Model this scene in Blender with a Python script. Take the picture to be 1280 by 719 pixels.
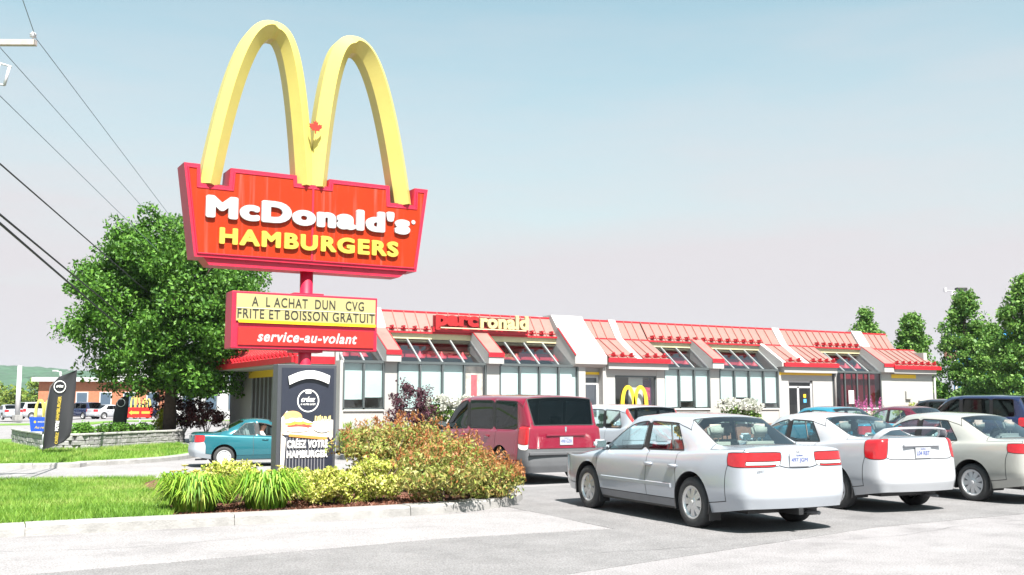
import bpy, bmesh, math, random
import numpy as np
from mathutils import Vector, Matrix
from mathutils.bvhtree import BVHTree

for o in list(bpy.data.objects):
    bpy.data.objects.remove(o)
SC = bpy.context.scene
COL = SC.collection
R = math.radians
random.seed(7)
rng = np.random.default_rng(7)

# ------------------------------------------------------------------ camera
# world axes: x runs along the restaurant front, y runs from the street into the lot
cam_d = bpy.data.cameras.new('camera')
cam = bpy.data.objects.new('camera', cam_d)
COL.objects.link(cam)
cam.location = (0, 0, 1.58)
cam.rotation_euler = (R(90 + 6.4), 0, R(-30))
cam_d.sensor_width = 36
cam_d.lens = 36 * 1288 / 1280
cam_d.clip_end = 9000
SC.camera = cam

# ------------------------------------------------------------------ sky, sun, exposure
SUN_EL = 57.0
SUN_DIR = Vector((-0.16, -0.98, 0)).normalized()          # horizontal direction towards the sun
w = bpy.data.worlds.new('World')
SC.world = w
w.use_nodes = True
nt = w.node_tree
nt.nodes.clear()
wo = nt.nodes.new('ShaderNodeOutputWorld')
bg = nt.nodes.new('ShaderNodeBackground')
sky = nt.nodes.new('ShaderNodeTexSky')
sky.sky_type = 'NISHITA'
sky.sun_disc = False
sky.sun_elevation = R(SUN_EL)
sky.sun_rotation = math.atan2(SUN_DIR.x, SUN_DIR.y)
sky.air_density = 1.0
sky.dust_density = 1.6
sky.ozone_density = 0.4
bg.inputs['Strength'].default_value = 0.073
# thin high cloud that thickens towards the horizon, all the way round
tc = nt.nodes.new('ShaderNodeTexCoord')
sep = nt.nodes.new('ShaderNodeSeparateXYZ')
nt.links.new(tc.outputs['Generated'], sep.inputs[0])
mapn = nt.nodes.new('ShaderNodeMapping')
mapn.inputs['Scale'].default_value = (1.2, 1.2, 7.0)
nt.links.new(tc.outputs['Generated'], mapn.inputs[0])
noi = nt.nodes.new('ShaderNodeTexNoise')
noi.inputs['Scale'].default_value = 2.2
noi.inputs['Detail'].default_value = 6
noi.inputs['Roughness'].default_value = 0.55
nt.links.new(mapn.outputs[0], noi.inputs['Vector'])
ramp = nt.nodes.new('ShaderNodeValToRGB')
ramp.color_ramp.elements[0].position = 0.12
ramp.color_ramp.elements[0].color = (1, 1, 1, 1)
ramp.color_ramp.elements[1].position = 0.36
ramp.color_ramp.elements[1].color = (.30, .30, .30, 1)
addn = nt.nodes.new('ShaderNodeMath'); addn.operation = 'MULTIPLY_ADD'
addn.inputs[1].default_value = 0.22
nt.links.new(noi.outputs['Fac'], addn.inputs[0])
zoff = nt.nodes.new('ShaderNodeMath'); zoff.operation = 'ADD'; zoff.inputs[1].default_value = -0.11
nt.links.new(sep.outputs['Z'], zoff.inputs[0])
nt.links.new(zoff.outputs[0], addn.inputs[2])
nt.links.new(addn.outputs[0], ramp.inputs[0])
mixs = nt.nodes.new('ShaderNodeMix'); mixs.data_type = 'RGBA'
nt.links.new(ramp.outputs[0], mixs.inputs['Factor'])
tint = nt.nodes.new('ShaderNodeMix'); tint.data_type = 'RGBA'; tint.blend_type = 'MULTIPLY'; tint.inputs['Factor'].default_value = 1
tint.inputs['B'].default_value = (.80, 1.17, .92, 1)
nt.links.new(sky.outputs[0], tint.inputs['A'])
nt.links.new(tint.outputs['Result'], mixs.inputs['A'])
mixs.inputs['B'].default_value = (3.6, 3.46, 3.6, 1)      # bright thin cloud
nt.links.new(mixs.outputs['Result'], bg.inputs['Color'])
nt.links.new(bg.outputs[0], wo.inputs[0])

sun_d = bpy.data.lights.new('sun', 'SUN')
sun_d.energy = 5.0
sun_d.angle = R(0.53)
sun_d.color = (1.0, 0.95, 0.88)
sun = bpy.data.objects.new('sun', sun_d)
COL.objects.link(sun)
sd = Vector((SUN_DIR.x * math.cos(R(SUN_EL)), SUN_DIR.y * math.cos(R(SUN_EL)), math.sin(R(SUN_EL))))
sun.rotation_euler = sd.to_track_quat('Z', 'Y').to_euler()
sun.location = sd * 60

SC.render.engine = 'CYCLES'
SC.view_settings.view_transform = 'Standard'
SC.view_settings.look = 'None'
SC.view_settings.gamma = 1.0
SC.view_settings.exposure = 1.58
SC.view_settings.use_curve_mapping = False

# ------------------------------------------------------------------ materials
MATS = {}
def mat(name, color, rough=0.6, metal=0.0, var=0.0, vscale=4.0, bump=0.0, bscale=30.0, coat=0.0, emis=None, spec=0.5, streak=0.0, speck=0.0):
    if name in MATS:
        return MATS[name]
    m = bpy.data.materials.new(name)
    m.use_nodes = True
    n = m.node_tree.nodes; l = m.node_tree.links
    p = n['Principled BSDF']
    p.inputs['Base Color'].default_value = (*color, 1)
    p.inputs['Roughness'].default_value = rough
    p.inputs['Metallic'].default_value = metal
    p.inputs['Coat Weight'].default_value = coat
    p.inputs['Coat Roughness'].default_value = 0.06
    p.inputs['Specular IOR Level'].default_value = spec
    if var or bump or streak:
        t = n.new('ShaderNodeTexCoord')
    if var:
        a = n.new('ShaderNodeTexNoise'); a.inputs['Scale'].default_value = vscale
        a.inputs['Detail'].default_value = 8; a.inputs['Roughness'].default_value = 0.65
        l.new(t.outputs['Object'], a.inputs['Vector'])
        r = n.new('ShaderNodeValToRGB')
        r.color_ramp.elements[0].position = 0.3; r.color_ramp.elements[1].position = 0.72
        r.color_ramp.elements[0].color = (*[c * (1 - var) for c in color], 1)
        r.color_ramp.elements[1].color = (*[min(1, c * (1 + var)) for c in color], 1)
        l.new(a.outputs['Fac'], r.inputs[0])
        l.new(r.outputs[0], p.inputs['Base Color'])
        last = r.outputs[0]
        if speck:
            v1 = n.new('ShaderNodeTexNoise'); v1.inputs['Scale'].default_value = 55; v1.inputs['Detail'].default_value = 3
            l.new(t.outputs['Object'], v1.inputs['Vector'])
            v2 = n.new('ShaderNodeTexNoise'); v2.inputs['Scale'].default_value = .55; v2.inputs['Detail'].default_value = 10; v2.inputs['Roughness'].default_value = .75
            l.new(t.outputs['Object'], v2.inputs['Vector'])
            mr = n.new('ShaderNodeMapRange'); mr.inputs[1].default_value = .3; mr.inputs[2].default_value = .7; mr.inputs[3].default_value = 1 - speck; mr.inputs[4].default_value = 1 + speck
            l.new(v1.outputs['Fac'], mr.inputs[0])
            mr2 = n.new('ShaderNodeMapRange'); mr2.inputs[1].default_value = .33; mr2.inputs[2].default_value = .5; mr2.inputs[3].default_value = .8; mr2.inputs[4].default_value = 1.0
            l.new(v2.outputs['Fac'], mr2.inputs[0])
            mm = n.new('ShaderNodeMath'); mm.operation = 'MULTIPLY'; l.new(mr.outputs[0], mm.inputs[0]); l.new(mr2.outputs[0], mm.inputs[1])
            ms = n.new('ShaderNodeMix'); ms.data_type = 'RGBA'; ms.blend_type = 'MULTIPLY'; ms.inputs['Factor'].default_value = 1
            l.new(last, ms.inputs['A']); l.new(mm.outputs[0], ms.inputs['B'])
            l.new(ms.outputs['Result'], p.inputs['Base Color']); last = ms.outputs['Result']
        if streak:
            mp = n.new('ShaderNodeMapping'); mp.inputs['Scale'].default_value = (9, 9, .35)
            l.new(t.outputs['Object'], mp.inputs[0])
            b2 = n.new('ShaderNodeTexNoise'); b2.inputs['Scale'].default_value = 1.3; b2.inputs['Detail'].default_value = 4
            l.new(mp.outputs[0], b2.inputs['Vector'])
            r2 = n.new('ShaderNodeValToRGB'); r2.color_ramp.elements[0].position = .55; r2.color_ramp.elements[1].position = .8
            r2.color_ramp.elements[1].color = (streak, streak, streak, 1)
            l.new(b2.outputs['Fac'], r2.inputs[0])
            mx = n.new('ShaderNodeMix'); mx.data_type = 'RGBA'
            l.new(r2.outputs[0], mx.inputs['Factor']); l.new(last, mx.inputs['A'])
            mx.inputs['B'].default_value = (*[.55 * c + .45 * .5 for c in color], 1)
            l.new(mx.outputs['Result'], p.inputs['Base Color'])
    if bump:
        b = n.new('ShaderNodeTexNoise'); b.inputs['Scale'].default_value = bscale
        b.inputs['Detail'].default_value = 6
        l.new(t.outputs['Object'], b.inputs['Vector'])
        bu = n.new('ShaderNodeBump'); bu.inputs['Strength'].default_value = bump
        bu.inputs['Distance'].default_value = 0.02
        l.new(b.outputs['Fac'], bu.inputs['Height'])
        l.new(bu.outputs[0], p.inputs['Normal'])
    if emis:
        p.inputs['Emission Color'].default_value = (*emis[0], 1)
        p.inputs['Emission Strength'].default_value = emis[1]
    MATS[name] = m
    return m

def glass_mat(name, tint, refl=0.10, rough=0.02):
    """thin pane: tinted transparency plus fresnel reflection"""
    if name in MATS:
        return MATS[name]
    m = bpy.data.materials.new(name); m.use_nodes = True
    n = m.node_tree.nodes; l = m.node_tree.links
    n.clear()
    out = n.new('ShaderNodeOutputMaterial')
    tr = n.new('ShaderNodeBsdfTransparent'); tr.inputs[0].default_value = (*tint, 1)
    gl = n.new('ShaderNodeBsdfGlossy'); gl.inputs['Roughness'].default_value = rough
    gl.inputs[0].default_value = (.92, .97, 1, 1)
    lw = n.new('ShaderNodeLayerWeight'); lw.inputs[0].default_value = .5
    pw = n.new('ShaderNodeMath'); pw.operation = 'POWER'; pw.inputs[1].default_value = 4.5
    l.new(lw.outputs['Facing'], pw.inputs[0])
    ma = n.new('ShaderNodeMath'); ma.operation = 'MULTIPLY_ADD'; ma.use_clamp = True
    ma.inputs[1].default_value = .9; ma.inputs[2].default_value = refl + .04
    l.new(pw.outputs[0], ma.inputs[0])
    mx = n.new('ShaderNodeMixShader')
    l.new(ma.outputs[0], mx.inputs[0]); l.new(tr.outputs[0], mx.inputs[1]); l.new(gl.outputs[0], mx.inputs[2])
    l.new(mx.outputs[0], out.inputs[0])
    MATS[name] = m
    return m

def leaf_mat(name, cols, rough=0.55, trans=0.3, patch=0.0):
    """foliage: each leaf takes one of a few colours"""
    if name in MATS:
        return MATS[name]
    m = bpy.data.materials.new(name); m.use_nodes = True
    n = m.node_tree.nodes; l = m.node_tree.links
    n.clear()
    out = n.new('ShaderNodeOutputMaterial')
    g = n.new('ShaderNodeNewGeometry')
    r = n.new('ShaderNodeValToRGB')
    r.color_ramp.interpolation = 'LINEAR'
    while len(r.color_ramp.elements) < len(cols):
        r.color_ramp.elements.new(0.5)
    for i, c in enumerate(cols):
        r.color_ramp.elements[i].position = i / max(1, len(cols) - 1)
        r.color_ramp.elements[i].color = (*c, 1)
    l.new(g.outputs['Random Per Island'], r.inputs[0])
    if patch:       # drier and lusher patches
        tco = n.new('ShaderNodeTexCoord'); nz = n.new('ShaderNodeTexNoise'); nz.inputs['Scale'].default_value = patch; nz.inputs['Detail'].default_value = 4
        l.new(tco.outputs['Object'], nz.inputs['Vector'])
        a_ = n.new('ShaderNodeMath'); a_.operation = 'MULTIPLY_ADD'; a_.inputs[1].default_value = 2.6; a_.inputs[2].default_value = -1.05
        l.new(nz.outputs['Fac'], a_.inputs[0])
        b_ = n.new('ShaderNodeMath'); b_.operation = 'MULTIPLY_ADD'; b_.inputs[1].default_value = .55; b_.use_clamp = True
        l.new(g.outputs['Random Per Island'], b_.inputs[0]); l.new(a_.outputs[0], b_.inputs[2])
        l.new(b_.outputs[0], r.inputs[0])
    d = n.new('ShaderNodeBsdfPrincipled')
    d.inputs['Roughness'].default_value = rough
    d.inputs['Specular IOR Level'].default_value = 0.35
    t = n.new('ShaderNodeBsdfTranslucent')
    l.new(r.outputs[0], d.inputs['Base Color']); l.new(r.outputs[0], t.inputs[0])
    mx = n.new('ShaderNodeMixShader'); mx.inputs[0].default_value = trans
    l.new(d.outputs[0], mx.inputs[1]); l.new(t.outputs[0], mx.inputs[2])
    l.new(mx.outputs[0], out.inputs[0])
    MATS[name] = m
    return m

# ------------------------------------------------------------------ object helpers
def tag(o, label=None, cat=None, group=None, kind=None):
    if label: o['label'] = label
    if cat: o['category'] = cat
    if group: o['group'] = group
    if kind: o['kind'] = kind
    return o

def empty(name, loc=(0, 0, 0), rz=0.0, label=None, cat=None, group=None):
    o = bpy.data.objects.new(name, None)
    o.empty_display_size = 0.2
    COL.objects.link(o)
    o.location = loc
    o.rotation_euler = (0, 0, rz)
    return tag(o, label, cat, group)

def link(name, me, m=None, parent=None, loc=None, rot=None):
    if m is not None and not me.materials:
        me.materials.append(m)
    o = bpy.data.objects.new(name, me)
    COL.objects.link(o)
    if parent is not None:
        o.parent = parent
    if loc is not None: o.location = loc
    if rot is not None: o.rotation_euler = rot
    return o

def bm_obj(name, bm, m, parent=None, loc=None, rot=None, smooth=False):
    me = bpy.data.meshes.new(name)
    bm.to_mesh(me); bm.free()
    if smooth:
        me.shade_smooth()
    return link(name, me, m, parent, loc, rot)

def py_obj(name, V, F, m, parent=None, smooth=False, loc=None, rot=None):
    me = bpy.data.meshes.new(name)
    me.from_pydata(V, [], F)
    me.update()
    if smooth: me.shade_smooth()
    return link(name, me, m, parent, loc, rot)

def add_box(bm, x0, x1, y0, y1, z0, z1, M=None):
    vs = [bm.verts.new((x, y, z)) for z in (z0, z1) for y in (y0, y1) for x in (x0, x1)]
    for f in ((0, 2, 3, 1), (4, 5, 7, 6), (0, 1, 5, 4), (2, 6, 7, 3), (0, 4, 6, 2), (1, 3, 7, 5)):
        bm.faces.new([vs[i] for i in f])
    if M is not None:
        for v in vs: v.co = M @ v.co
    return vs

def box(name, x0, x1, y0, y1, z0, z1, m, parent=None, bev=0.0, loc=None, rot=None):
    bm = bmesh.new()
    add_box(bm, x0, x1, y0, y1, z0, z1)
    if bev:
        bmesh.ops.bevel(bm, geom=bm.edges[:], offset=bev, segments=2, affect='EDGES', profile=0.5)
    return bm_obj(name, bm, m, parent, loc, rot)

def add_prism(bm, pts, axis, a0, a1):
    """polygon pts in a plane, extruded along axis 'x','y' or 'z' from a0 to a1"""
    def mk(p, a):
        if axis == 'x': return (a, p[0], p[1])
        if axis == 'y': return (p[0], a, p[1])
        return (p[0], p[1], a)
    A = [bm.verts.new(mk(p, a0)) for p in pts]
    B = [bm.verts.new(mk(p, a1)) for p in pts]
    n = len(pts)
    fs = [bm.faces.new(A[::-1]), bm.faces.new(B)]
    for i in range(n):
        fs.append(bm.faces.new((A[i], A[(i + 1) % n], B[(i + 1) % n], B[i])))
    bmesh.ops.recalc_face_normals(bm, faces=fs)
    return fs

def prism(name, pts, axis, a0, a1, m, parent=None, bev=0.0, loc=None, rot=None):
    bm = bmesh.new()
    add_prism(bm, pts, axis, a0, a1)
    if bev:
        bmesh.ops.bevel(bm, geom=bm.edges[:], offset=bev, segments=2, affect='EDGES', profile=0.5)
    return bm_obj(name, bm, m, parent, loc, rot)

def add_tube(bm, path, radii, seg=8, cap=True):
    path = [Vector(p) for p in path]
    if not hasattr(radii, '__len__'): radii = [radii] * len(path)
    rings = []
    up = None
    for i, p in enumerate(path):
        t = (path[min(i + 1, len(path) - 1)] - path[max(i - 1, 0)]).normalized()
        if up is None:
            up = t.orthogonal().normalized()
        up = (up - t * up.dot(t)).normalized()
        s = t.cross(up)
        rings.append([bm.verts.new(p + (up * math.cos(2 * math.pi * k / seg) + s * math.sin(2 * math.pi * k / seg)) * radii[i]) for k in range(seg)])
    for a, b in zip(rings, rings[1:]):
        for k in range(seg):
            bm.faces.new((a[k], a[(k + 1) % seg], b[(k + 1) % seg], b[k]))
    if cap:
        bm.faces.new(rings[0][::-1]); bm.faces.new(rings[-1])

def tube(name, path, radii, m, parent=None, seg=8, loc=None, rot=None):
    bm = bmesh.new(); add_tube(bm, path, radii, seg)
    return bm_obj(name, bm, m, parent, loc, rot, smooth=True)

def add_lathe(bm, prof, seg=24, axis='z', M=None):
    """prof: list of (r, a)"""
    rings = []
    allv = []
    for r, a in prof:
        ring = []
        for k in range(seg):
            c, s = math.cos(2 * math.pi * k / seg) * r, math.sin(2 * math.pi * k / seg) * r
            co = Vector((c, s, a)) if axis == 'z' else (Vector((a, c, s)) if axis == 'x' else Vector((s, a, c)))
            ring.append(bm.verts.new(M @ co if M is not None else co))
        rings.append(ring); allv += ring
    for a, b in zip(rings, rings[1:]):
        for k in range(seg):
            bm.faces.new((a[k], a[(k + 1) % seg], b[(k + 1) % seg], b[k]))
    return rings

def text_mesh(body, size=1.0, extrude=0.02, offset=0.0, shear=0.0, sx=1.0, space=1.0, bevel=0.0, width=None, height=None, res=4):
    """lettering as a mesh in the xz plane, facing -y, baseline z=0, from x=0; can be fitted to a width and cap height"""
    cu = bpy.data.curves.new('lettering', 'FONT')
    cu.body = body; cu.size = size; cu.extrude = extrude; cu.offset = offset
    cu.shear = shear; cu.space_character = space; cu.bevel_depth = bevel; cu.resolution_u = res
    ob = bpy.data.objects.new('lettering', cu)
    COL.objects.link(ob)
    dg = bpy.context.evaluated_depsgraph_get()
    dg.update()
    me = bpy.data.meshes.new_from_object(ob.evaluated_get(dg))
    bpy.data.objects.remove(ob); bpy.data.curves.remove(cu)
    n = len(me.vertices)
    co = np.empty(n * 3); me.vertices.foreach_get('co', co); co = co.reshape(-1, 3)
    x0, x1 = co[:, 0].min(), co[:, 0].max()
    y0, y1 = co[:, 1].min(), co[:, 1].max()
    kx = sx if width is None else width / (x1 - x0)
    ky = 1.0 if height is None else height / (y1 - y0)
    out = np.stack([(co[:, 0] - x0) * kx, -co[:, 2], (co[:, 1] - (y0 if height is not None else 0)) * ky], 1)
    me.vertices.foreach_set('co', out.astype(np.float32).ravel())
    me.update()
    return me

def bold_outline(me, grow, res):
    """take flat lettering triangles (x,z), return a mesh whose outline is grown by `grow` (clean outlines, no overlaps)"""
    bm = bmesh.new(); bm.from_mesh(me)
    bmesh.ops.remove_doubles(bm, verts=bm.verts, dist=1e-5)
    segs = np.array([[(e.verts[0].co.x, e.verts[0].co.y), (e.verts[1].co.x, e.verts[1].co.y)] for e in bm.edges if len(e.link_faces) == 1])
    bm.free()
    mn = segs.reshape(-1, 2).min(0) - grow * 2 - res * 3; mx = segs.reshape(-1, 2).max(0) + grow * 2 + res * 3
    xs = np.arange(mn[0], mx[0], res); ys = np.arange(mn[1], mx[1], res)
    nx, ny = len(xs), len(ys)
    sdf = np.full((ny, nx), 1e9); par = np.zeros((ny, nx), int)
    Y = ys[:, None]
    for a, b in segs:
        d = b - a; L2 = d @ d + 1e-12
        # crossings
        if a[1] != b[1]:
            lo, hi = (a, b) if a[1] < b[1] else (b, a)
            rows = np.where((ys >= lo[1]) & (ys < hi[1]))[0]
            if len(rows):
                xc = lo[0] + (ys[rows] - lo[1]) / (hi[1] - lo[1]) * (hi[0] - lo[0])
                par[rows] += (xs[None, :] < xc[:, None])
        pad = grow * 1.6 + res * 3
        i0, i1 = np.searchsorted(xs, (min(a[0], b[0]) - pad, max(a[0], b[0]) + pad))
        j0, j1 = np.searchsorted(ys, (min(a[1], b[1]) - pad, max(a[1], b[1]) + pad))
        if i0 >= i1 or j0 >= j1: continue
        px = xs[None, i0:i1] - a[0]; py = Y[j0:j1] - a[1]
        t = np.clip((px * d[0] + py * d[1]) / L2, 0, 1)
        dd = np.hypot(px - t * d[0], py - t * d[1])
        sdf[j0:j1, i0:i1] = np.minimum(sdf[j0:j1, i0:i1], dd)
    val = np.clip(np.where(par % 2 == 1, -sdf, sdf), -1, 1) - grow
    # marching squares: clip every cell polygon, dissolve later
    bm = bmesh.new(); vc = {}
    def gv(key, x, y):
        if key not in vc: vc[key] = bm.verts.new((x, y, 0))
        return vc[key]
    ins = val < 0
    cells = np.argwhere(ins[:-1, :-1] | ins[1:, :-1] | ins[:-1, 1:] | ins[1:, 1:])
    full = ins[:-1, :-1] & ins[1:, :-1] & ins[:-1, 1:] & ins[1:, 1:]
    # merge runs of full cells in a row
    for j in range(ny - 1):
        r = full[j]
        i = 0
        while i < nx - 1:
            if r[i]:
                k = i
                while k < nx - 1 and r[k]: k += 1
                lo_ = [gv((i_, j), xs[i_], ys[j]) for i_ in range(i, k + 1)]
                hi_ = [gv((i_, j + 1), xs[i_], ys[j + 1]) for i_ in range(i, k + 1)]
                bm.faces.new(lo_ + hi_[::-1])
                i = k
            else: i += 1
    for j, i in cells:
        if full[j, i]: continue
        cs = [(i, j), (i + 1, j), (i + 1, j + 1), (i, j + 1)]
        poly = []
        for q in range(4):
            (ai, aj), (bi, bj) = cs[q], cs[(q + 1) % 4]
            va, vb = val[aj, ai], val[bj, bi]
            if va < 0: poly.append(gv((ai, aj), xs[ai], ys[aj]))
            if (va < 0) != (vb < 0):
                t = va / (va - vb); t = min(.98, max(.02, t))
                k = ((ai, aj), (bi, bj)) if (ai, aj) < (bi, bj) else ((bi, bj), (ai, aj))
                poly.append(gv(k, xs[ai] + (xs[bi] - xs[ai]) * t, ys[aj] + (ys[bj] - ys[aj]) * t))
        if len(poly) >= 3:
            try: bm.faces.new(poly)
            except ValueError: pass
    bmesh.ops.dissolve_limit(bm, angle_limit=R(4), verts=bm.verts[:], edges=bm.edges[:])
    return bm

def bold_letters(body, m, parent, loc, width, height, depth=.03, grow=.03, shear=0.0, space=1.0, rot=None, name='letter', res=.011, split=True):
    """heavy lettering with clean outlines: width x height (m), standing off `depth` towards -y"""
    cu = bpy.data.curves.new('lettering', 'FONT'); cu.body = body; cu.size = 1; cu.shear = shear; cu.space_character = space; cu.resolution_u = 5
    ob = bpy.data.objects.new('lettering', cu); COL.objects.link(ob)
    dg = bpy.context.evaluated_depsgraph_get(); dg.update()
    me = bpy.data.meshes.new_from_object(ob.evaluated_get(dg))
    bpy.data.objects.remove(ob); bpy.data.curves.remove(cu)
    bm = bold_outline(me, grow, res)
    bpy.data.meshes.remove(me)
    x0 = min(v.co.x for v in bm.verts); x1 = max(v.co.x for v in bm.verts)
    y0 = min(v.co.y for v in bm.verts); y1 = max(v.co.y for v in bm.verts)
    for v in bm.verts:
        v.co = Vector(((v.co.x - x0) / (x1 - x0) * width, 0, (v.co.y - y0) / (y1 - y0) * height))
    r = bmesh.ops.extrude_face_region(bm, geom=bm.faces[:])
    for g in r['geom']:
        if isinstance(g, bmesh.types.BMVert): g.co.y -= depth
    bmesh.ops.triangulate(bm, faces=[f for f in bm.faces if len(f.verts) > 4])
    bmesh.ops.recalc_face_normals(bm, faces=bm.faces)
    if not split:
        return [bm_obj(name, bm, m, parent, loc, rot)]
    return split_letters(bm, m, parent, loc, rot, name)

def split_letters(bm, m, parent, loc, rot, name):
    bm.verts.ensure_lookup_table(); bm.verts.index_update(); bm.faces.ensure_lookup_table()
    seen = set(); spans = []
    for v in bm.verts:
        if v.index in seen: continue
        st = [v]; seen.add(v.index); g = []
        while st:
            a = st.pop(); g.append(a.index)
            for e in a.link_edges:
                b = e.other_vert(a)
                if b.index not in seen:
                    seen.add(b.index); st.append(b)
        xs = [bm.verts[i].co.x for i in g]
        spans.append([min(xs), max(xs), g])
    spans.sort(key=lambda s: s[0])
    mer = []
    for s in spans:       # dots and accents stay with their letter
        if mer and s[0] < mer[-1][1] - 0.5 * min(s[1] - s[0], mer[-1][1] - mer[-1][0]):
            mer[-1][1] = max(mer[-1][1], s[1]); mer[-1][2] += s[2]
        else:
            mer.append([s[0], s[1], list(s[2])])
    outs = []
    for a, b, g in mer:
        gs = set(g); idx = {k: i for i, k in enumerate(g)}
        V = [bm.verts[k].co[:] for k in g]
        F = [[idx[v.index] for v in f.verts] for f in bm.faces if f.verts[0].index in gs]
        outs.append(py_obj(name, V, F, m, parent, loc=loc, rot=rot))
    bm.free()
    return outs

def letters(body, m, parent, loc, rot=None, split=True, name='letter', **kw):
    me = text_mesh(body, **kw)
    me.materials.clear(); me.materials.append(m)
    if not split:
        return [link(name, me, None, parent, loc, rot)]
    bm = bmesh.new(); bm.from_mesh(me); bmesh.ops.remove_doubles(bm, verts=bm.verts, dist=1e-5)
    bpy.data.meshes.remove(me)
    return split_letters(bm, m, parent, loc, rot, name)

def smoothstep(a, b, x):
    t = max(0.0, min(1.0, (x - a) / (b - a)))
    return t * t * (3 - 2 * t)

# ------------------------------------------------------------------ ground
def gz(u, v):
    """the access lane on the left lies a little lower than the parking rows"""
    e = 8.6 + 4.2 * smoothstep(22.5, 25.5, v)
    return -0.2 * smoothstep(16, 22, v) * (1 - smoothstep(e, e + 2.0, u))

ASPH = mat('asphalt_worn', (.205, .197, .206), .9, var=.16, vscale=1.1, bump=.6, bscale=60, speck=.35)
ASPH_NEW = mat('asphalt_newer', (.158, .154, .160), .88, var=.16, vscale=1.7, bump=.6, bscale=70, speck=.4)
CONC = mat('concrete_kerb', (.25, .243, .24), .85, var=.25, vscale=3.0, bump=.4, bscale=40)
APRON = mat('asphalt_bleached', (.222, .214, .223), .9, var=.14, vscale=.8, bump=.5, bscale=60, speck=.35)
MULCH = mat('bark_mulch', (.13, .055, .035), .95, var=.5, vscale=14, bump=1.0, bscale=40)
SOIL = mat('lawn_ground', (.10, .19, .025), .95, var=.35, vscale=1.2, bump=.6, bscale=50)

def grid_ground():
    us = sorted(set([-4000, -1500, -600, -250, -120, -60, -35] + list(range(-24, 62, 1)) + [70, 90, 130, 250, 600, 1500, 4000]))
    vs = sorted(set([-600, -150, -60, -25] + list(range(-10, 66, 1)) + [75, 90, 120, 200, 400, 900, 2000, 5000]))
    V = [(u, v, gz(u, v)) for v in vs for u in us]
    n = len(us)
    F = [(j * n + i, j * n + i + 1, (j + 1) * n + i + 1, (j + 1) * n + i) for j in range(len(vs) - 1) for i in range(n - 1)]
    return py_obj('ground', V, F, ASPH)
tag(grid_ground(), kind='structure')

def sheet(name, poly, off, m, zf=None, cell=1.0, kind='structure', parent=None):
    bm = bmesh.new()
    bm.faces.new([bm.verts.new((p[0], p[1], 0)) for p in poly])
    us = [p[0] for p in poly]; vs = [p[1] for p in poly]
    for lo, hi, ax in ((min(us), max(us), 0), (min(vs), max(vs), 1)):
        c = max(cell, (hi - lo) / 60)
        k = math.ceil(lo / c) * c
        while k < hi:
            n = (1, 0, 0) if ax == 0 else (0, 1, 0)
            bmesh.ops.bisect_plane(bm, geom=bm.verts[:] + bm.edges[:] + bm.faces[:], plane_co=(k, k, 0), plane_no=n, dist=1e-5)
            k += c
    for v in bm.verts:
        v.co.z = (zf or gz)(v.co.x, v.co.y) + off
    for f in bm.faces:
        if f.normal.z < 0: f.normal_flip()
    ed = [e for e in bm.edges if len(e.link_faces) == 1]
    r_ = bmesh.ops.extrude_edge_only(bm, edges=ed)
    for v in r_['geom']:
        if isinstance(v, bmesh.types.BMVert): v.co.z -= off + .03
    o = bm_obj(name, bm, m, parent)
    if kind: tag(o, kind=kind)
    return o

def curve_pts(pts, n=6):
    """Catmull-Rom through open polyline"""
    P = [Vector((p[0], p[1], 0)) for p in pts]
    out = []
    for i in range(len(P) - 1):
        a = P[max(i - 1, 0)]; b = P[i]; c = P[i + 1]; d = P[min(i + 2, len(P) - 1)]
        for k in range(n):
            t = k / n
            out.append(0.5 * ((2 * b) + (c - a) * t + (2 * a - 5 * b + 4 * c - d) * t * t + (3 * b - a - 3 * c + d) * t ** 3))
    out.append(P[-1])
    return [(p.x, p.y) for p in out]

def kerb(path, wdt=.32, hgt=.14, step=2.4, zf=gz, m=CONC, side=1):
    """kerb stones laid end to end along a path: one footing strip with each stone its child"""
    P = [Vector((p[0], p[1], 0)) for p in path]
    # resample
    d = [0]
    for a, b in zip(P, P[1:]): d.append(d[-1] + (b - a).length)
    def at(s):
        for i in range(len(d) - 1):
            if s <= d[i + 1] or i == len(d) - 2:
                t = (s - d[i]) / max(1e-6, d[i + 1] - d[i]); return P[i].lerp(P[i + 1], t)
    def nrm(s):
        t = (at(min(s + .2, d[-1])) - at(max(s - .2, 0))).normalized()
        return Vector((-t.y, t.x, 0)) * side
    def strip(s0, s1, k, w0, w1, z0, z1, bevel):
        bm = bmesh.new(); rings = []
        for i in range(k + 1):
            s = s0 + (s1 - s0) * i / k
            p = at(s); n = nrm(s); z = zf(p.x, p.y)
            prof = [(w0, z0), (w0 + .015, z1 - bevel), (w0 + .015 + bevel, z1), (w1 - bevel, z1 + .004), (w1, z1 - bevel), (w1, z0)]
            rings.append([bm.verts.new((p.x + n.x * a, p.y + n.y * a, z + b)) for a, b in prof])
        for a, b in zip(rings, rings[1:]):
            for j in range(5):
                bm.faces.new((a[j], a[j + 1], b[j + 1], b[j]))
        bm.faces.new(rings[0]); bm.faces.new(rings[-1])
        bmesh.ops.recalc_face_normals(bm, faces=bm.faces)
        return bm
    L = d[-1]
    base = bm_obj('kerb', strip(0, L, max(2, int(L / .5)), .03, wdt - .03, -.15, hgt - .05, .01), m)
    tag(base, kind='structure')
    n = max(1, round(L / step))
    for i in range(n):
        s0 = L * i / n + .006; s1 = L * (i + 1) / n - .006
        bm_obj('kerb_stone', strip(s0, s1, max(2, int((s1 - s0) / .3)), 0, wdt, -.05, hgt + random.uniform(-.004, .006), .025), m, base)

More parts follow.
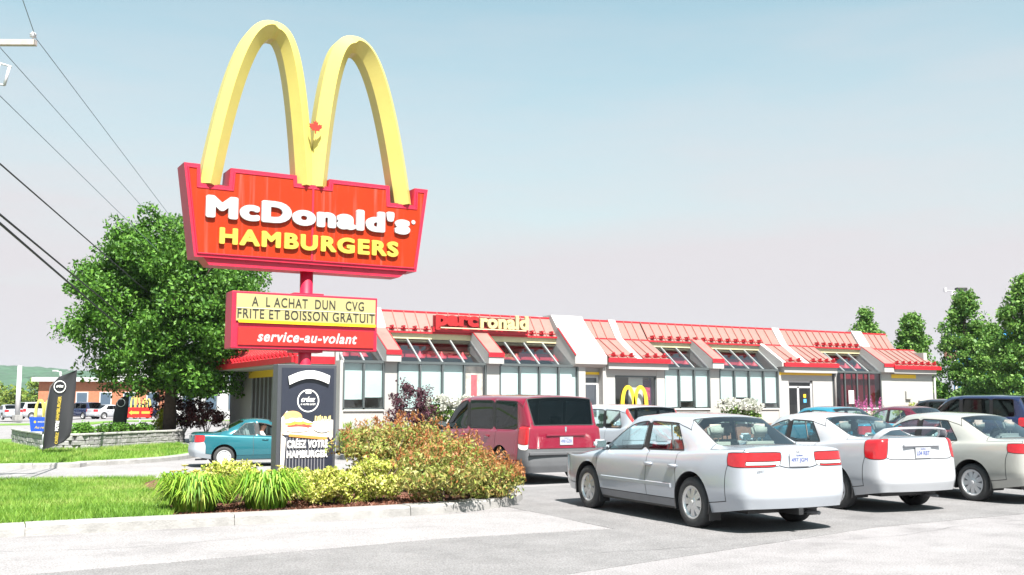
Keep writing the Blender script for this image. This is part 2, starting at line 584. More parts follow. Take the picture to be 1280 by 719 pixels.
# kerbed island with lawn and planting bed
isl_front = [(-16, 14.0), (-8, 13.95), (0, 13.8), (3, 13.65), (5.6, 13.5), (6.9, 13.6), (7.9, 13.95), (8.6, 14.6), (9.1, 15.5), (9.4, 17), (9.45, 19.5), (9.3, 21.5)]
isl_back = [(9.3, 21.5), (8.8, 23), (7.6, 23.9), (5.6, 24.4), (2.5, 25.4), (-2, 26.9), (-16, 31)]
kerb(curve_pts(isl_front, 5))
kerb(curve_pts(isl_back, 5), side=1)
fr = curve_pts([(-16, 14.2), (-8, 14.15), (0, 14.0), (3.0, 13.85)], 3)
sheet('lawn', fr + [(3.15, 15.2), (3.4, 17), (3.7, 20), (4.1, 22.5), (4.9, 24.35), (2.5, 25.1), (-2, 26.6), (-16, 30.7)], .115, SOIL)
sheet('planting_bed', curve_pts([(3.0, 13.85), (5.6, 13.72), (6.9, 13.82), (7.75, 14.1), (8.35, 14.75), (8.85, 15.6), (9.15, 17), (9.2, 19.5), (9.05, 21.3), (8.55, 22.7), (7.5, 23.65), (5.6, 24.15), (4.9, 24.35), (4.1, 22.5), (3.7, 20), (3.4, 17), (3.15, 15.2)], 3), .10, MULCH)

# asphalt of different ages
sheet('asphalt_apron', [(-16, 10.43), (1.4, 10.73), (5.5, 11.08), (7.72, 10.93), (7.93, 13.2), (6.9, 13.4), (5.6, 13.3), (0, 13.6), (-16, 13.8)], .004, APRON, cell=2)
sheet('asphalt_lane_patch', [(-16, 10.4), (1.4, 10.7), (5.5, 11.05), (7.75, 10.85), (8.0, 14.5), (9.6, 17), (26, 17), (26, 9.6), (10.7, 9.3), (5.2, 8.2), (-16, 6.0)], .004, ASPH_NEW, cell=2)
sheet('access_lane', [(-16, 31.4), (-2, 27.2), (2.5, 25.75), (5.7, 24.75), (7.8, 24.2), (9.2, 23.2), (9.9, 21.6), (13, 24), (13.5, 30.2), (12, 30.4), (11.2, 33), (11.2, 60), (9.9, 60), (9.9, 40), (8.6, 36), (7.3, 33.5), (5.5, 32.2), (2, 31.2), (-16, 36)], .004, APRON, cell=2)

# sealed cracks wandering over the asphalt
TAR = mat('crack_tar', (.07, .07, .075), .7)
def crack(pts, wd):
    P_ = [Vector((a, b, 0)) for a, b in curve_pts(pts, 10)]
    bm = bmesh.new(); prev = None
    for i, p_ in enumerate(P_):
        t_ = (P_[min(i + 1, len(P_) - 1)] - P_[max(i - 1, 0)]).normalized()
        n_ = Vector((-t_.y, t_.x, 0)); q_ = p_ + n_ * random.uniform(-.025, .025); ww = wd * random.uniform(.4, 1.2)
        cur = (bm.verts.new(q_ - n_ * ww + Vector((0, 0, gz(q_.x, q_.y) + .0075))), bm.verts.new(q_ + n_ * ww + Vector((0, 0, gz(q_.x, q_.y) + .0075))))
        if prev: bm.faces.new((prev[0], cur[0], cur[1], prev[1]))
        prev = cur
    tag(bm_obj('asphalt_crack', bm, TAR), kind='structure')
crack([(-2.5, 12.2), (.5, 12.5), (2.2, 12.1), (4.5, 12.4), (6.5, 12.0)], .004)
crack([(6.3, 9.2), (8.4, 8.9), (10.2, 8.6), (12.5, 8.9), (15, 8.4)], .004)
# ------------------------------------------------------------------ vehicles
def paint(name, col, metal=0.35, rough=0.32):
    return mat('paint_' + name, col, rough - .05, metal, coat=1.0)
RUBBER = mat('tyre_rubber', (.035, .035, .037), .8, bump=.3, bscale=80, var=.2, vscale=20)
ALLOY = mat('wheel_alloy', (.62, .62, .63), .35, .7)
HUBCAP = mat('hubcap_plastic', (.62, .62, .64), .4, .4)
BLACKP = mat('black_plastic', (.02, .02, .022), .5)
DARKIN = mat('car_interior_dark', (.07, .07, .075), .8)
GREYPL = mat('grey_plastic', (.16, .165, .18), .55, var=.1)
SEATG = mat('seat_fabric_grey', (.16, .155, .15), .9, bump=.2)
SEATB = mat('seat_fabric_beige', (.3, .27, .23), .9, bump=.2)
LAMPR = mat('lamp_red', (.36, .006, .01), .12, coat=1.0, var=.25, vscale=9)
LAMPW = mat('lamp_clear', (.75, .72, .7), .15, coat=1.0)
LAMPO = mat('lamp_amber', (.8, .25, .02), .15, coat=1.0)
PLATEW = mat('plate_white', (.32, .33, .36), .5)
PLATEB = mat('plate_blue', (.02, .05, .25), .5)
CHROME = mat('chrome', (.8, .8, .82), .12, 1.0)
CARGLASS = glass_mat('car_glass', (.78, .92, .93), .10)
TINTGLASS = glass_mat('car_glass_tinted', (.06, .07, .08), -.012)
MIRRORM = mat('mirror_glass', (.6, .75, .78), .05, .9)

def loft_car(S):
    """control cage from stations -> subdivided body -> panels. S: spec dict. Returns dict panel -> (verts, faces), whole bvh"""
    W = S['w']; st = S['st']          # list of stations, each dict(y, w, zs, z2, z3, zb, kind, top...)
    n = len(st)
    def ring(s):
        w_ = s.get('w', W); zb = s['zb']; y = s['y']
        zs = s.get('zs', S['zs']); z2 = s.get('z2', S['z2']); z3 = s.get('z3', S['z3'])
        P = [(w_ - .07, y, zs), (w_ - .02, y, zs + .13), (w_ - .0, y, z2), (w_ - .012, y, z3), (w_ - .055, y, zb - .035), (w_ - .115, y, zb)]
        if s['kind'] == 'deck':
            wi = w_ - .115
            cr = s.get('cr', .05)
            P += [(wi - s.get('d6', .13), y, zb + cr * .45), (wi - s.get('d7', .24), y, zb + cr * .7), ((wi - .24) * .5, y, zb + cr * .95), (0, y, zb + cr)]
        else:
            zr = s['zr']; wr = s['wr']; yt = s.get('yt', y)
            P += [(wr + .075, yt, zr - .115), (wr, yt, zr - .035), (wr * .5, yt, zr - .004), (0, yt, zr)]
        for i, dx, dy, dz in s.get('adj', ()):
            P[i] = (P[i][0] + dx, P[i][1] + dy, P[i][2] + dz)
        return P
    rings = [ring(s) for s in st]
    # end caps
    def cap(R0, ysign, bulge, rowdy):
        rows = [[R0[5], R0[6], R0[7], R0[8], R0[9]]]
        for r, i in enumerate((4, 3, 2, 1, 0)):
            side = R0[i]
            row = [side]
            for c in (6, 7, 8, 9):
                fx = R0[c][0] / R0[5][0]
                row.append((side[0] * fx, R0[9][1] + ysign * (bulge[c - 6] + rowdy[r]), side[2] + (0.0)))
            rows.append(row)
        return rows
    capr = cap(rings[0], -1, S['rb'], S['rrow'])
    capf = cap(rings[-1], 1, S['fb'], S['frow'])
    bm = bmesh.new()
    lay = bm.edges.layers.float.new('crease_edge')
    vlay = bm.verts.layers.float.new('crease_vert')
    cache = {}
    def V(p, sx):
        x = p[0] * sx
        k = (round(x, 5) + 0.0, round(p[1], 5), round(p[2], 5))
        if k not in cache: cache[k] = bm.verts.new(k)
        return cache[k]
    names = S['panels']; ids = {}
    def pid(nm):
        if nm not in ids: ids[nm] = len(ids)
        return ids[nm]
    def face(ps, nm, sx):
        vs = []
        for p in ps:
            v = V(p, sx)
            if v not in vs: vs.append(v)
        if len(vs) < 3: return
        if sx < 0: vs = vs[::-1]
        try:
            f = bm.faces.new(vs)
        except ValueError:
            return
        f.material_index = pid(nm); f.smooth = True
    for sx, sd in ((1, 'R'), (-1, 'L')):
        for k in range(n - 1):
            for i in range(9):
                nm = S['panel'](k, i, st)
                if nm[-1] == '*': nm = nm[:-1] + sd
                face((rings[k][i], rings[k + 1][i], rings[k + 1][i + 1], rings[k][i + 1]), nm, sx)
        for rows, which in ((capr, 'r'), (capf, 'f')):
            for r in range(5):
                for c in range(4):
                    nm = S['cap'](which, r, c)
                    if nm[-1] == '*': nm = nm[:-1] + sd
                    q = (rows[r][c], rows[r][c + 1], rows[r + 1][c + 1], rows[r + 1][c])
                    face(q if which == 'r' else q[::-1], nm, sx)
    bm.normal_update()
    # creases where two panels of different kind meet at glass, and on listed lines
    inv = {v: k for k, v in ids.items()}
    for e in bm.edges:
        fs = e.link_faces
        if len(fs) == 2:
            a, b = inv[fs[0].material_index], inv[fs[1].material_index]
            if a != b:
                ga, gb = a.startswith('glass'), b.startswith('glass')
                if ga != gb:
                    for v in e.verts:
                        if len([f for f in v.link_faces if inv[f.material_index].startswith('glass')]) == 1: v[vlay] = .75
                if ga != gb: e[lay] = .82
                elif 'lamp' in a or 'lamp' in b: e[lay] = .75
                else: e[lay] = S.get('crease', .18)
    tagv = {}
    for R_ in rings:
        for i, p in enumerate(R_):
            for sx in (1, -1): tagv[V(p, sx)] = i
    for rows in (capr, capf):
        for r in range(1, 6):
            for p in rows[r][1:]:
                for sx in (1, -1): tagv[V(p, sx)] = 5 - r
    for e in bm.edges:
        i, j = tagv.get(e.verts[0], -1), tagv.get(e.verts[1], -2)
        if i == j and i in (1, 2, 4, 3): e[lay] = max(e[lay], {1: .45, 2: .30, 4: .38, 3: .12}[i])
    bmesh.ops.recalc_face_normals(bm, faces=bm.faces)
    me = bpy.data.meshes.new('cage'); bm.to_mesh(me); bm.free()
    for k in range(len(ids)):
        me.materials.append(None)
    ob = bpy.data.objects.new('cage', me); COL.objects.link(ob)
    md = ob.modifiers.new('s', 'SUBSURF'); md.levels = 3; md.render_levels = 3
    md.subdivision_type = 'CATMULL_CLARK'
    dg = bpy.context.evaluated_depsgraph_get(); dg.update()
    em = bpy.data.meshes.new_from_object(ob.evaluated_get(dg))
    bpy.data.objects.remove(ob); bpy.data.meshes.remove(me)
    nv = len(em.vertices); co = np.empty(nv * 3); em.vertices.foreach_get('co', co); co = co.reshape(-1, 3)
    nf = len(em.polygons)
    mi = np.empty(nf, int); em.polygons.foreach_get('material_index', mi)
    lo = np.empty(len(em.loops), int); em.loops.foreach_get('vertex_index', lo); F = lo.reshape(-1, 4)
    bpy.data.meshes.remove(em)
    # wheel arches: drop faces inside the circle and snap the rim of the hole onto it
    keep = np.ones(nf, bool)
    for wy in (S['yr'], S['yf']):
        c = np.array((wy, S['rw'] + .015)); ra = S['ra']
        d = np.hypot(co[:, 1] - c[0], co[:, 2] - c[1])
        side = (np.abs(co[:, 0]) > W - .34)
        inside = (d < ra) & side
        fin = inside[F]
        kill = fin.sum(1) >= 3
        keep &= ~kill
        rim = np.unique(F[kill].ravel())
        others = np.unique(F[keep & ~kill].ravel())
        rim = np.intersect1d(rim, others)
        rim = np.union1d(rim, np.intersect1d(np.where(inside)[0], others))
        v = co[rim][:, 1:] - c
        L = np.linalg.norm(v, axis=1, keepdims=True)
        tgt = c + v / np.maximum(L, 1e-6) * ra
        co[rim, 1:] = tgt
    return co, F, mi, keep, inv

def build_wheel(rw, tw, rim_r, nspoke, spoke_w, style):
    """meshes: tyre, rim; axis x, outer face at +x"""
    bm = bmesh.new()
    h = tw / 2
    prof = [(rim_r - .01, -h * .8), (rim_r + .01, -h * .93), (rim_r + (rw - rim_r) * .5, -h), (rw - .018, -h * .9), (rw, -h * .72), (rw, 0), (rw, h * .72), (rw - .018, h * .9), (rim_r + (rw - rim_r) * .5, h), (rim_r + .01, h * .93), (rim_r - .01, h * .8)]
    add_lathe(bm, prof, 36, 'x')
    ty = bpy.data.meshes.new('tyre'); bm.to_mesh(ty); bm.free(); ty.shade_smooth(); ty.materials.append(RUBBER)
    bm = bmesh.new()
    ro = rim_r
    add_lathe(bm, [(ro, h * .84), (ro + .006, h * .9), (ro - .012, h * .9), (ro - .03, h * .66), (ro - .035, -h * .5)], 36, 'x')
    # spokes
    z0 = h * .62
    hub = rim_r * .3
    r1 = ro - .022
    for k in range(nspoke):
        a = 2 * math.pi * k / nspoke
        M = Matrix.Rotation(a, 4, 'X')
        tw_ = .12 if style == 'twist' else 0
        wi, wo_ = spoke_w * .75, spoke_w * 1.1
        pts = [(-wi, hub * .8), (wi, hub * .8), (wo_ + tw_ * .3, r1), (-wo_ + tw_ * .3, r1)]
        A = [bm.verts.new(M @ Vector((z0 + (.018 if i < 2 else 0.006), p[0], p[1]))) for i, p in enumerate(pts)]
        B = [bm.verts.new(M @ Vector((z0 - .03, p[0] * 1.25, p[1]))) for p in pts]
        bm.faces.new(A); bm.faces.new(B[::-1])
        for i in range(4):
            bm.faces.new((A[i], B[i], B[(i + 1) % 4], A[(i + 1) % 4]))
    R_ = add_lathe(bm, [(hub * 1.15, z0 - .02), (hub * 1.1, z0 + .016), (hub * .9, z0 + .024), (.032, z0 + .026), (.03, z0 + .034), (.001, z0 + .036)], 20, 'x')
    bmesh.ops.recalc_face_normals(bm, faces=bm.faces)
    ri = bpy.data.meshes.new('rim'); bm.to_mesh(ri); bm.free()
    ri.materials.append(ALLOY if style != 'cap' else HUBCAP)
    bm = bmesh.new()
    add_lathe(bm, [(ro - .034, z0 - .05), (.001, z0 - .052)], 24, 'x')
    bk = bpy.data.meshes.new('brake_disc'); bm.to_mesh(bk); bm.free(); bk.materials.append(BLACKP)
    return ty, ri, bk

def sub_mesh(co, F, sel, inset=0.0):
    """faces sel -> (kept verts/faces mesh, rim mesh) after insetting the region's border"""
    fs = F[sel]
    if not len(fs): return None, None
    used, inv = np.unique(fs.ravel(), return_inverse=True)
    me = bpy.data.meshes.new('panel')
    me.from_pydata(co[used].tolist(), [], inv.reshape(-1, 4).tolist())
    me.update()
    bm = bmesh.new(); bm.from_mesh(me)
    bpy.data.meshes.remove(me)
    bmesh.ops.dissolve_degenerate(bm, dist=1e-5, edges=bm.edges[:])
    rim = None
    if inset:
        r = bmesh.ops.inset_region(bm, faces=bm.faces[:], thickness=inset, use_boundary=True, use_even_offset=True)
        rim = r['faces']
    return bm, rim

def make_car(name, S, loc, yaw, pmat, label, cat='car', group=None, glass=None, glass_side=None, seat=None, spoiler=None, detail=True, wheel=None, tilt=None):
    root = empty(name, loc, yaw, label, cat, group)
    co, F, mi, keep, inv = loft_car(S)
    W = S['w']
    gl = glass or CARGLASS; gs = glass_side or gl
    seat = seat or SEATG
    bodysel = np.zeros(len(F), bool)
    panel_names = {'hood': 'hood', 'boot': 'boot_lid', 'roof': 'roof', 'fend': 'fender', 'quar': 'quarter_panel', 'bumpr': 'rear_bumper', 'bumpf': 'front_bumper',
                   'door1': 'front_door', 'door2': 'rear_door', 'lampr': 'tail_lamp', 'lampf': 'headlight', 'pilB': 'door_pillar', 'pilC': 'door_pillar', 'pilA': 'windscreen_pillar', 'sill': 'sill', 'lampw': 'reversing_lamp', 'gril': 'grille'}
    bvh_all = BVHTree.FromPolygons(co.tolist(), F[keep].tolist())
    parts = {}
    lt = S.get('lamp_trim')
    if lt:
        cen = co[F].mean(1)
        bid = [k for k, n_ in inv.items() if n_ == 'boot'][0]
        for k, nm in list(inv.items()):
            if nm.startswith('lampr'):
                mi[(mi == k) & lt(np.abs(cen[:, 0]), cen[:, 1], cen[:, 2])] = bid
    wf = S.get('white_lamp')
    if wf:
        cen = co[F].mean(1)
        for k, nm in list(inv.items()):
            if nm.startswith('lampr'):
                sel = (mi == k) & wf(np.abs(cen[:, 0]), cen[:, 1], cen[:, 2])
                nk = max(inv) + 1
                inv[nk] = 'lampw' + nm[-1]
                mi[sel] = nk
    for k, nm in inv.items():
        sel = (mi == k) & keep
        if not sel.any(): continue
        if nm.startswith('glass'):
            bm, rim = sub_mesh(co, F, sel, S.get('seal', .016))
            # split off the rubber seal
            seal = bmesh.new()
            vm = {}
            for f in rim:
                vs = []
                for v in f.verts:
                    if v not in vm: vm[v] = seal.verts.new(v.co)
                    vs.append(vm[v])
                try: seal.faces.new(vs)
                except ValueError: pass
            bmesh.ops.delete(bm, geom=rim, context='FACES')
            nmn = {'glassF': 'windscreen', 'glassB': 'rear_window'}.get(nm[:6], 'side_window')
            g = bm_obj(nmn, bm, gl if nm[:6] == 'glassF' else (S.get('glassB') or gl if nm[:6] == 'glassB' else gs), root, smooth=True)
            bm_obj('window_seal', seal, BLACKP, g, smooth=True)
            parts[nm] = g
            continue
        bodysel |= sel
        bm, rim = sub_mesh(co, F, sel, .0055)
        bmesh.ops.delete(bm, geom=rim, context='FACES')
        base = nm.rstrip('LR')
        m = pmat
        if base == 'lampr': m = LAMPR
        elif base == 'lampw': m = LAMPW
        elif base == 'lampf': m = LAMPW
        elif base in ('pilB', 'pilC', 'gril'): m = BLACKP
        elif base == 'sill': m = S.get('sillm') or pmat
        elif base.startswith('bump'): m = S.get('bumpm') or pmat
        parts[nm] = bm_obj(panel_names.get(base, base), bm, m, root, smooth=True)
    # dark inner shell just inside the panels
    nrm = np.zeros_like(co)
    fv = co[F]
    fn = np.cross(fv[:, 2] - fv[:, 0], fv[:, 3] - fv[:, 1])
    for c in range(4): np.add.at(nrm, F[:, c], fn)
    nrm /= np.maximum(np.linalg.norm(nrm, axis=1, keepdims=True), 1e-9)
    sh, _ = sub_mesh(co - nrm * .012, F, bodysel)
    bm_obj('inner_shell', sh, DARKIN, root, smooth=True)
    # floor pan and wheel wells
    y0 = S['st'][0]['y']; y1 = S['st'][-1]['y']
    bm = bmesh.new()
    add_box(bm, -W + .36, W - .36, y0 + .25, y1 - .25, S['zs'] + .02, S['zs'] + .14)
    add_box(bm, -W + .06, W - .06, S['yr'] + S['ra'] + .02, S['yf'] - S['ra'] - .02, S['zs'] + .0, S['zs'] + .1)
    add_box(bm, -W + .22, W - .22, y0 + .22, S['yr'] - S['ra'] - .02, S['zs'] + .06, S['zs'] + .14)
    for wy in (S['yr'], S['yf']):
        for sx in (-1, 1):
            ra = S['ra'] + .004
            a = [Vector((sx * (W - .015), wy + math.cos(t) * ra, S['rw'] + .015 + math.sin(t) * ra)) for t in np.linspace(-.35, math.pi + .35, 20)]
            b = [Vector((sx * (W - .34), p.y, p.z)) for p in a]
            for i in range(19):
                bm.faces.new([bm.verts.new(q) for q in (a[i], a[i + 1], b[i + 1], b[i])])
            bm.faces.new([bm.verts.new(q) for q in b])
    bm_obj('underbody', bm, BLACKP, root)
    # wheels
    ty, ri, bk = build_wheel(S['rw'], S.get('tw', .2), S['rim'], S.get('nsp', 8), S.get('spw', .035), S.get('wstyle', 'spoke'))
    for wy in (S['yr'], S['yf']):
        for sx in (-1, 1):
            e = empty('wheel', (sx * (W - .115), wy, S['rw']), 0 if sx > 0 else math.pi)
            e.parent = root
            rx = random.uniform(0, 2)
            link('tyre', ty, None, e, rot=(rx, 0, 0)); link('rim', ri, None, e, rot=(rx, 0, 0)); link('brake_disc', bk, None, e)
    def on_side(y, z, sx):
        h = bvh_all.ray_cast(Vector((sx * 3, y, z)), Vector((-sx, 0, 0)))
        return h[0].x if h[0] else sx * W
    def on_back(x, z):
        h = bvh_all.ray_cast(Vector((x, y0 - 3, z)), Vector((0, 1, 0)))
        return h[0].y if h[0] else y0
    root['on_back'] = 0.0
    del root['on_back']
    # arch lip and door handles, side mouldings
    for sx in (-1, 1):
        for hy in S.get('handles', ()):
            zz = S.get('zh', .76)
            x = on_side(hy, zz, sx)
            hb = bmesh.new(); add_box(hb, -.02, .02, -.09, .09, -.022, .022)
            bmesh.ops.bevel(hb, geom=hb.edges[:], offset=.012, segments=2, affect='EDGES')
            bm_obj('door_handle', hb, S.get('handm') or pmat, root, loc=(x + sx * .012, hy, zz), smooth=True)
        mv = S.get('mould')
        if mv:
            zz = mv
            ya, yb = S['yr'] + S['ra'] + .07, S['yf'] - S['ra'] - .07
            bm = bmesh.new(); pr = []
            for y in np.linspace(ya, yb, 14):
                x = on_side(y, zz, sx)
                pr.append([bm.verts.new((x - sx * .004, y, zz - .028)), bm.verts.new((x + sx * .016, y, zz - .02)), bm.verts.new((x + sx * .016, y, zz + .02)), bm.verts.new((x - sx * .004, y, zz + .03))])
            for a, b in zip(pr, pr[1:]):
                for i in range(3): bm.faces.new((a[i], a[i + 1], b[i + 1], b[i]))
            bm.faces.new(pr[0]); bm.faces.new(pr[-1])
            bmesh.ops.recalc_face_normals(bm, faces=bm.faces)
            bm_obj('side_moulding', bm, S.get('mouldm') or pmat, root, smooth=False)
        # mirror
        my = S['mir'][0]; mz = S['mir'][1]
        x = on_side(my, mz - .05, sx)
        bm = bmesh.new()
        add_box(bm, -.1, .1, -.055, .06, -.065, .065)
        bmesh.ops.bevel(bm, geom=bm.edges[:], offset=.035, segments=3, affect='EDGES')
        add_box(bm, -sx * .1 - .05, -sx * .1 + .05, -.02, .03, -.06, -.02)
        mo = bm_obj('door_mirror', bm, S.get('mirm') or pmat, root, loc=(x + sx * .1, my, mz + .03), smooth=True)
        box('mirror_glass', -.075, .075, -.0585, -.0565, -.045, .045, MIRRORM, mo)
        if S.get('divider'):
            (ya, za), (yb, zb_) = S['divider']
            pth = []
            for t_ in np.linspace(0, 1, 7):
                y_, z_ = ya + (yb - ya) * t_, za + (zb_ - za) * t_
                pth.append((on_side(y_, z_, sx) + sx * .004, y_, z_))
            tube('window_divider', pth, .012, BLACKP, root, 6)
    # number plate
    px, pz, pw_ = 0, S['plate'], .30
    py = min(on_back(.12, pz - .06), on_back(.12, pz + .06), on_back(0, pz)) - .008
    pl = box('number_plate', -pw_ / 2, pw_ / 2, -.008, .0, -.078, .078, PLATEW, root, loc=(0, py, pz))
    if detail and S.get('ptext'):
        letters(S['ptext'], PLATEB, pl, (-.125, -.0095, -.035), split=False, name='plate_text', width=.25, height=.06, extrude=.001)
        letters('Québec', PLATEB, pl, (-.05, -.0095, .044), split=False, name='plate_text', width=.1, height=.022, extrude=.001)
    # seats
    if detail:
        for (sy, sx, wd) in ((S['seatf'], -.36, .26), (S['seatf'], .36, .26), (S['seatr'], -.36, .3), (S['seatr'], .36, .3)):
            zc = S['zs'] + .25
            bm = bmesh.new()
            add_box(bm, -wd, wd, -.05, .5, 0, .16)
            vs = add_box(bm, -wd, wd, -.16, .0, .06, S.get('backh', .62))
            for v in vs:
                if v.co.z > .3: v.co.y -= .14; v.co.x *= .86
            bmesh.ops.bevel(bm, geom=bm.edges[:], offset=.05, segments=3, affect='EDGES')
            s_ = bm_obj('seat', bm, seat, root, loc=(sx, sy, zc), smooth=True)
            bm = bmesh.new()
            add_box(bm, -.13, .13, -.26, -.15, S.get('backh', .62) + .05, S.get('backh', .62) + .23)
            bmesh.ops.bevel(bm, geom=bm.edges[:], offset=.045, segments=3, affect='EDGES')
            add_box(bm, -.05, -.035, -.21, -.2, S.get('backh', .62) - .03, S.get('backh', .62) + .08)
            add_box(bm, .035, .05, -.21, -.2, S.get('backh', .62) - .03, S.get('backh', .62) + .08)
            bm_obj('headrest', bm, seat, s_, smooth=True)
        zc = S['st'][S['cowl']]['zb']
        bm = bmesh.new(); add_box(bm, -W + .2, W - .2, S['st'][S['cowl']]['y'] - .62, S['st'][S['cowl']]['y'] - .05, zc - .25, zc - .02)
        bmesh.ops.bevel(bm, geom=bm.edges[:], offset=.06, segments=2, affect='EDGES')
        bm_obj('dashboard', bm, DARKIN, root, smooth=True)
        bm = bmesh.new()
        M = Matrix.Translation((-.36, S['st'][S['cowl']]['y'] - .78, zc - .06)) @ Matrix.Rotation(R(65), 4, 'X')
        pts = [M @ Vector((.18 * math.cos(t), .18 * math.sin(t), 0)) for t in np.linspace(0, 2 * math.pi, 21)]
        add_tube(bm, pts, .014, 6, cap=False)
        bm_obj('steering_wheel', bm, BLACKP, root, smooth=True)
        if S.get('shelf'):
            a, b, z = S['shelf']
            box('parcel_shelf', -W + .22, W - .22, a, b, z - .03, z, DARKIN, root)
    # exhaust
    tube('exhaust_pipe', [(W * .45, y0 + .35, S['zs'] + .02), (W * .45, y0 + .03, S['zs'] + .015)], .024, GREYPL, root)
    return root, on_side, on_back, parts

def sedan_spec(L=4.8, W=.89, H=1.45, zb=.93, deck=1.0, hood=.86, wb=2.72, rov=1.03, rw=.315, **kw):
    """three-box saloon; y = 0 at mid length"""
    r = -L / 2; f = L / 2
    yr = r + rov; yf = yr + wb
    wr = W - .285
    bb = kw.pop('bb', r + .78); bt = kw.pop('bt', r + 1.42)
    cw = kw.pop('cw', f - 1.28); wt = kw.pop('wt', f - 2.02)
    qb = kw.pop('qb', r + 1.30); qt = kw.pop('qt', r + 1.58)
    B = kw.pop('B', (qb + cw) / 2 - .12)
    st = [
        dict(y=r + .10, w=W - .07, zb=deck, kind='deck', cr=.035, zs=.30),
        dict(y=r + .34, w=W - .025, zb=deck - .005, kind='deck', cr=.045, zs=.26),
        dict(y=bb, w=W, zb=deck - .03, kind='deck', cr=.05, d6=.09, d7=.15, adj=((8, 0, -.05, 0), (9, 0, -.07, 0))),
        dict(y=(bb + qb) / 2 + .08, w=W, zb=zb + .045, kind='cab', zr=H - .05, wr=wr - .03, yt=bt, adj=((8, 0, -.04, 0), (9, 0, -.05, 0))),
        dict(y=qb, w=W, zb=zb + .03, kind='cab', zr=H - .018, wr=wr, yt=qt),
        dict(y=B - .05, w=W, zb=zb + .01, kind='cab', zr=H, wr=wr + .01, yt=B - .08),
        dict(y=B + .05, w=W, zb=zb + .005, kind='cab', zr=H, wr=wr + .01, yt=B + .0),
        dict(y=(wt + cw) / 2 - .06, w=W, zb=zb - .02, kind='cab', zr=H - .035, wr=wr - .02, yt=wt, adj=((8, 0, .05, 0), (9, 0, .07, 0))),
        dict(y=cw, w=W - .005, zb=zb - .04, kind='deck', cr=.05, d6=.05, d7=.11, adj=((8, 0, .10, 0), (9, 0, .14, 0))),
        dict(y=yf + .02, w=W - .012, zb=hood, kind='deck', cr=.075),
        dict(y=f - .34, w=W - .05, zb=hood - .09, kind='deck', cr=.07, zs=.24),
        dict(y=f - .13, w=W - .12, zb=hood - .17, kind='deck', cr=.06, zs=.24),
    ]
    S = dict(w=W, st=st, zs=.2, z2=.50, z3=kw.pop('z3', .72), yr=yr, yf=yf, rw=rw, ra=rw + .055, rim=kw.pop('rim', .205),
             rb=(.02, .045, .07, .08), rrow=(.0, .015, .05, .05, .01), fb=(.03, .06, .085, .095), frow=(.0, .02, .04, .03, .0),
             divider=((qb + .30, zb + .06), (qt + .16, H - .15)) if kw.get('ndoor', 4) == 4 else None,
             cowl=8, panels=None, mir=(cw - .12, zb + .03), plate=kw.pop('plate', .81), seatf=B - .1, seatr=qb + .12,
             handles=(B - .62 + .38, qb + .16) if kw.get('ndoor', 4) == 4 else (B + .2,), shelf=(bb - .02, bt - .05, deck - .02))
    lr = kw.pop('lamp_rows', (1,)); lc = kw.pop('lamp_cols', (0, 1))
    ndoor = kw.pop('ndoor', 4)
    def panel(k, i, st):
        if i == 0: return 'sill*' if 2 <= k <= 8 else ('bumpr' if k < 2 else 'bumpf')
        if k == 0 and i <= 2: return 'bumpr'
        if k == 0 and i == 3 and 1 in lr: return 'lampr*'
        if k == 0 and i == 4 and 0 in lr: return 'lampr*'
        if k >= 10 and i <= 2: return 'bumpf'
        if k == 10 and i in (3,): return 'lampf*'
        if i <= 4:
            if k <= 3: return 'quar*'
            if ndoor == 4:
                if k in (4,): return 'door2*'
                if k in (5, 6, 7): return 'door1*'
            else:
                if k == 4: return 'quar*'
                if k in (5, 6, 7): return 'door1*'
            return 'fend*'
        if k <= 1: return 'boot'
        if k == 2: return 'quar*' if i == 5 else ('quar*' if i == 6 else 'glassB')
        if k == 7:
            return 'glassD1*' if i == 5 else ('pilA*' if i == 6 else 'glassF')
        if k >= 8: return 'hood'
        if i == 5:
            if k == 3: return 'quar*'
            if k == 4: return 'glassD2*'
            if k == 5: return 'pilB*'
            if k == 6: return 'glassD1*'
        return 'roof'
    def cap(which, r, c):
        if which == 'r':
            if r in lr and c in lc: return 'lampr*'
            if r <= 1: return 'boot'
            return 'bumpr'
        if r == 0: return 'hood'
        if r == 1: return 'lampf*' if c == 0 else 'gril'
        return 'bumpf'
    S['panel'] = panel; S['cap'] = cap
    S.update(kw)
    return S

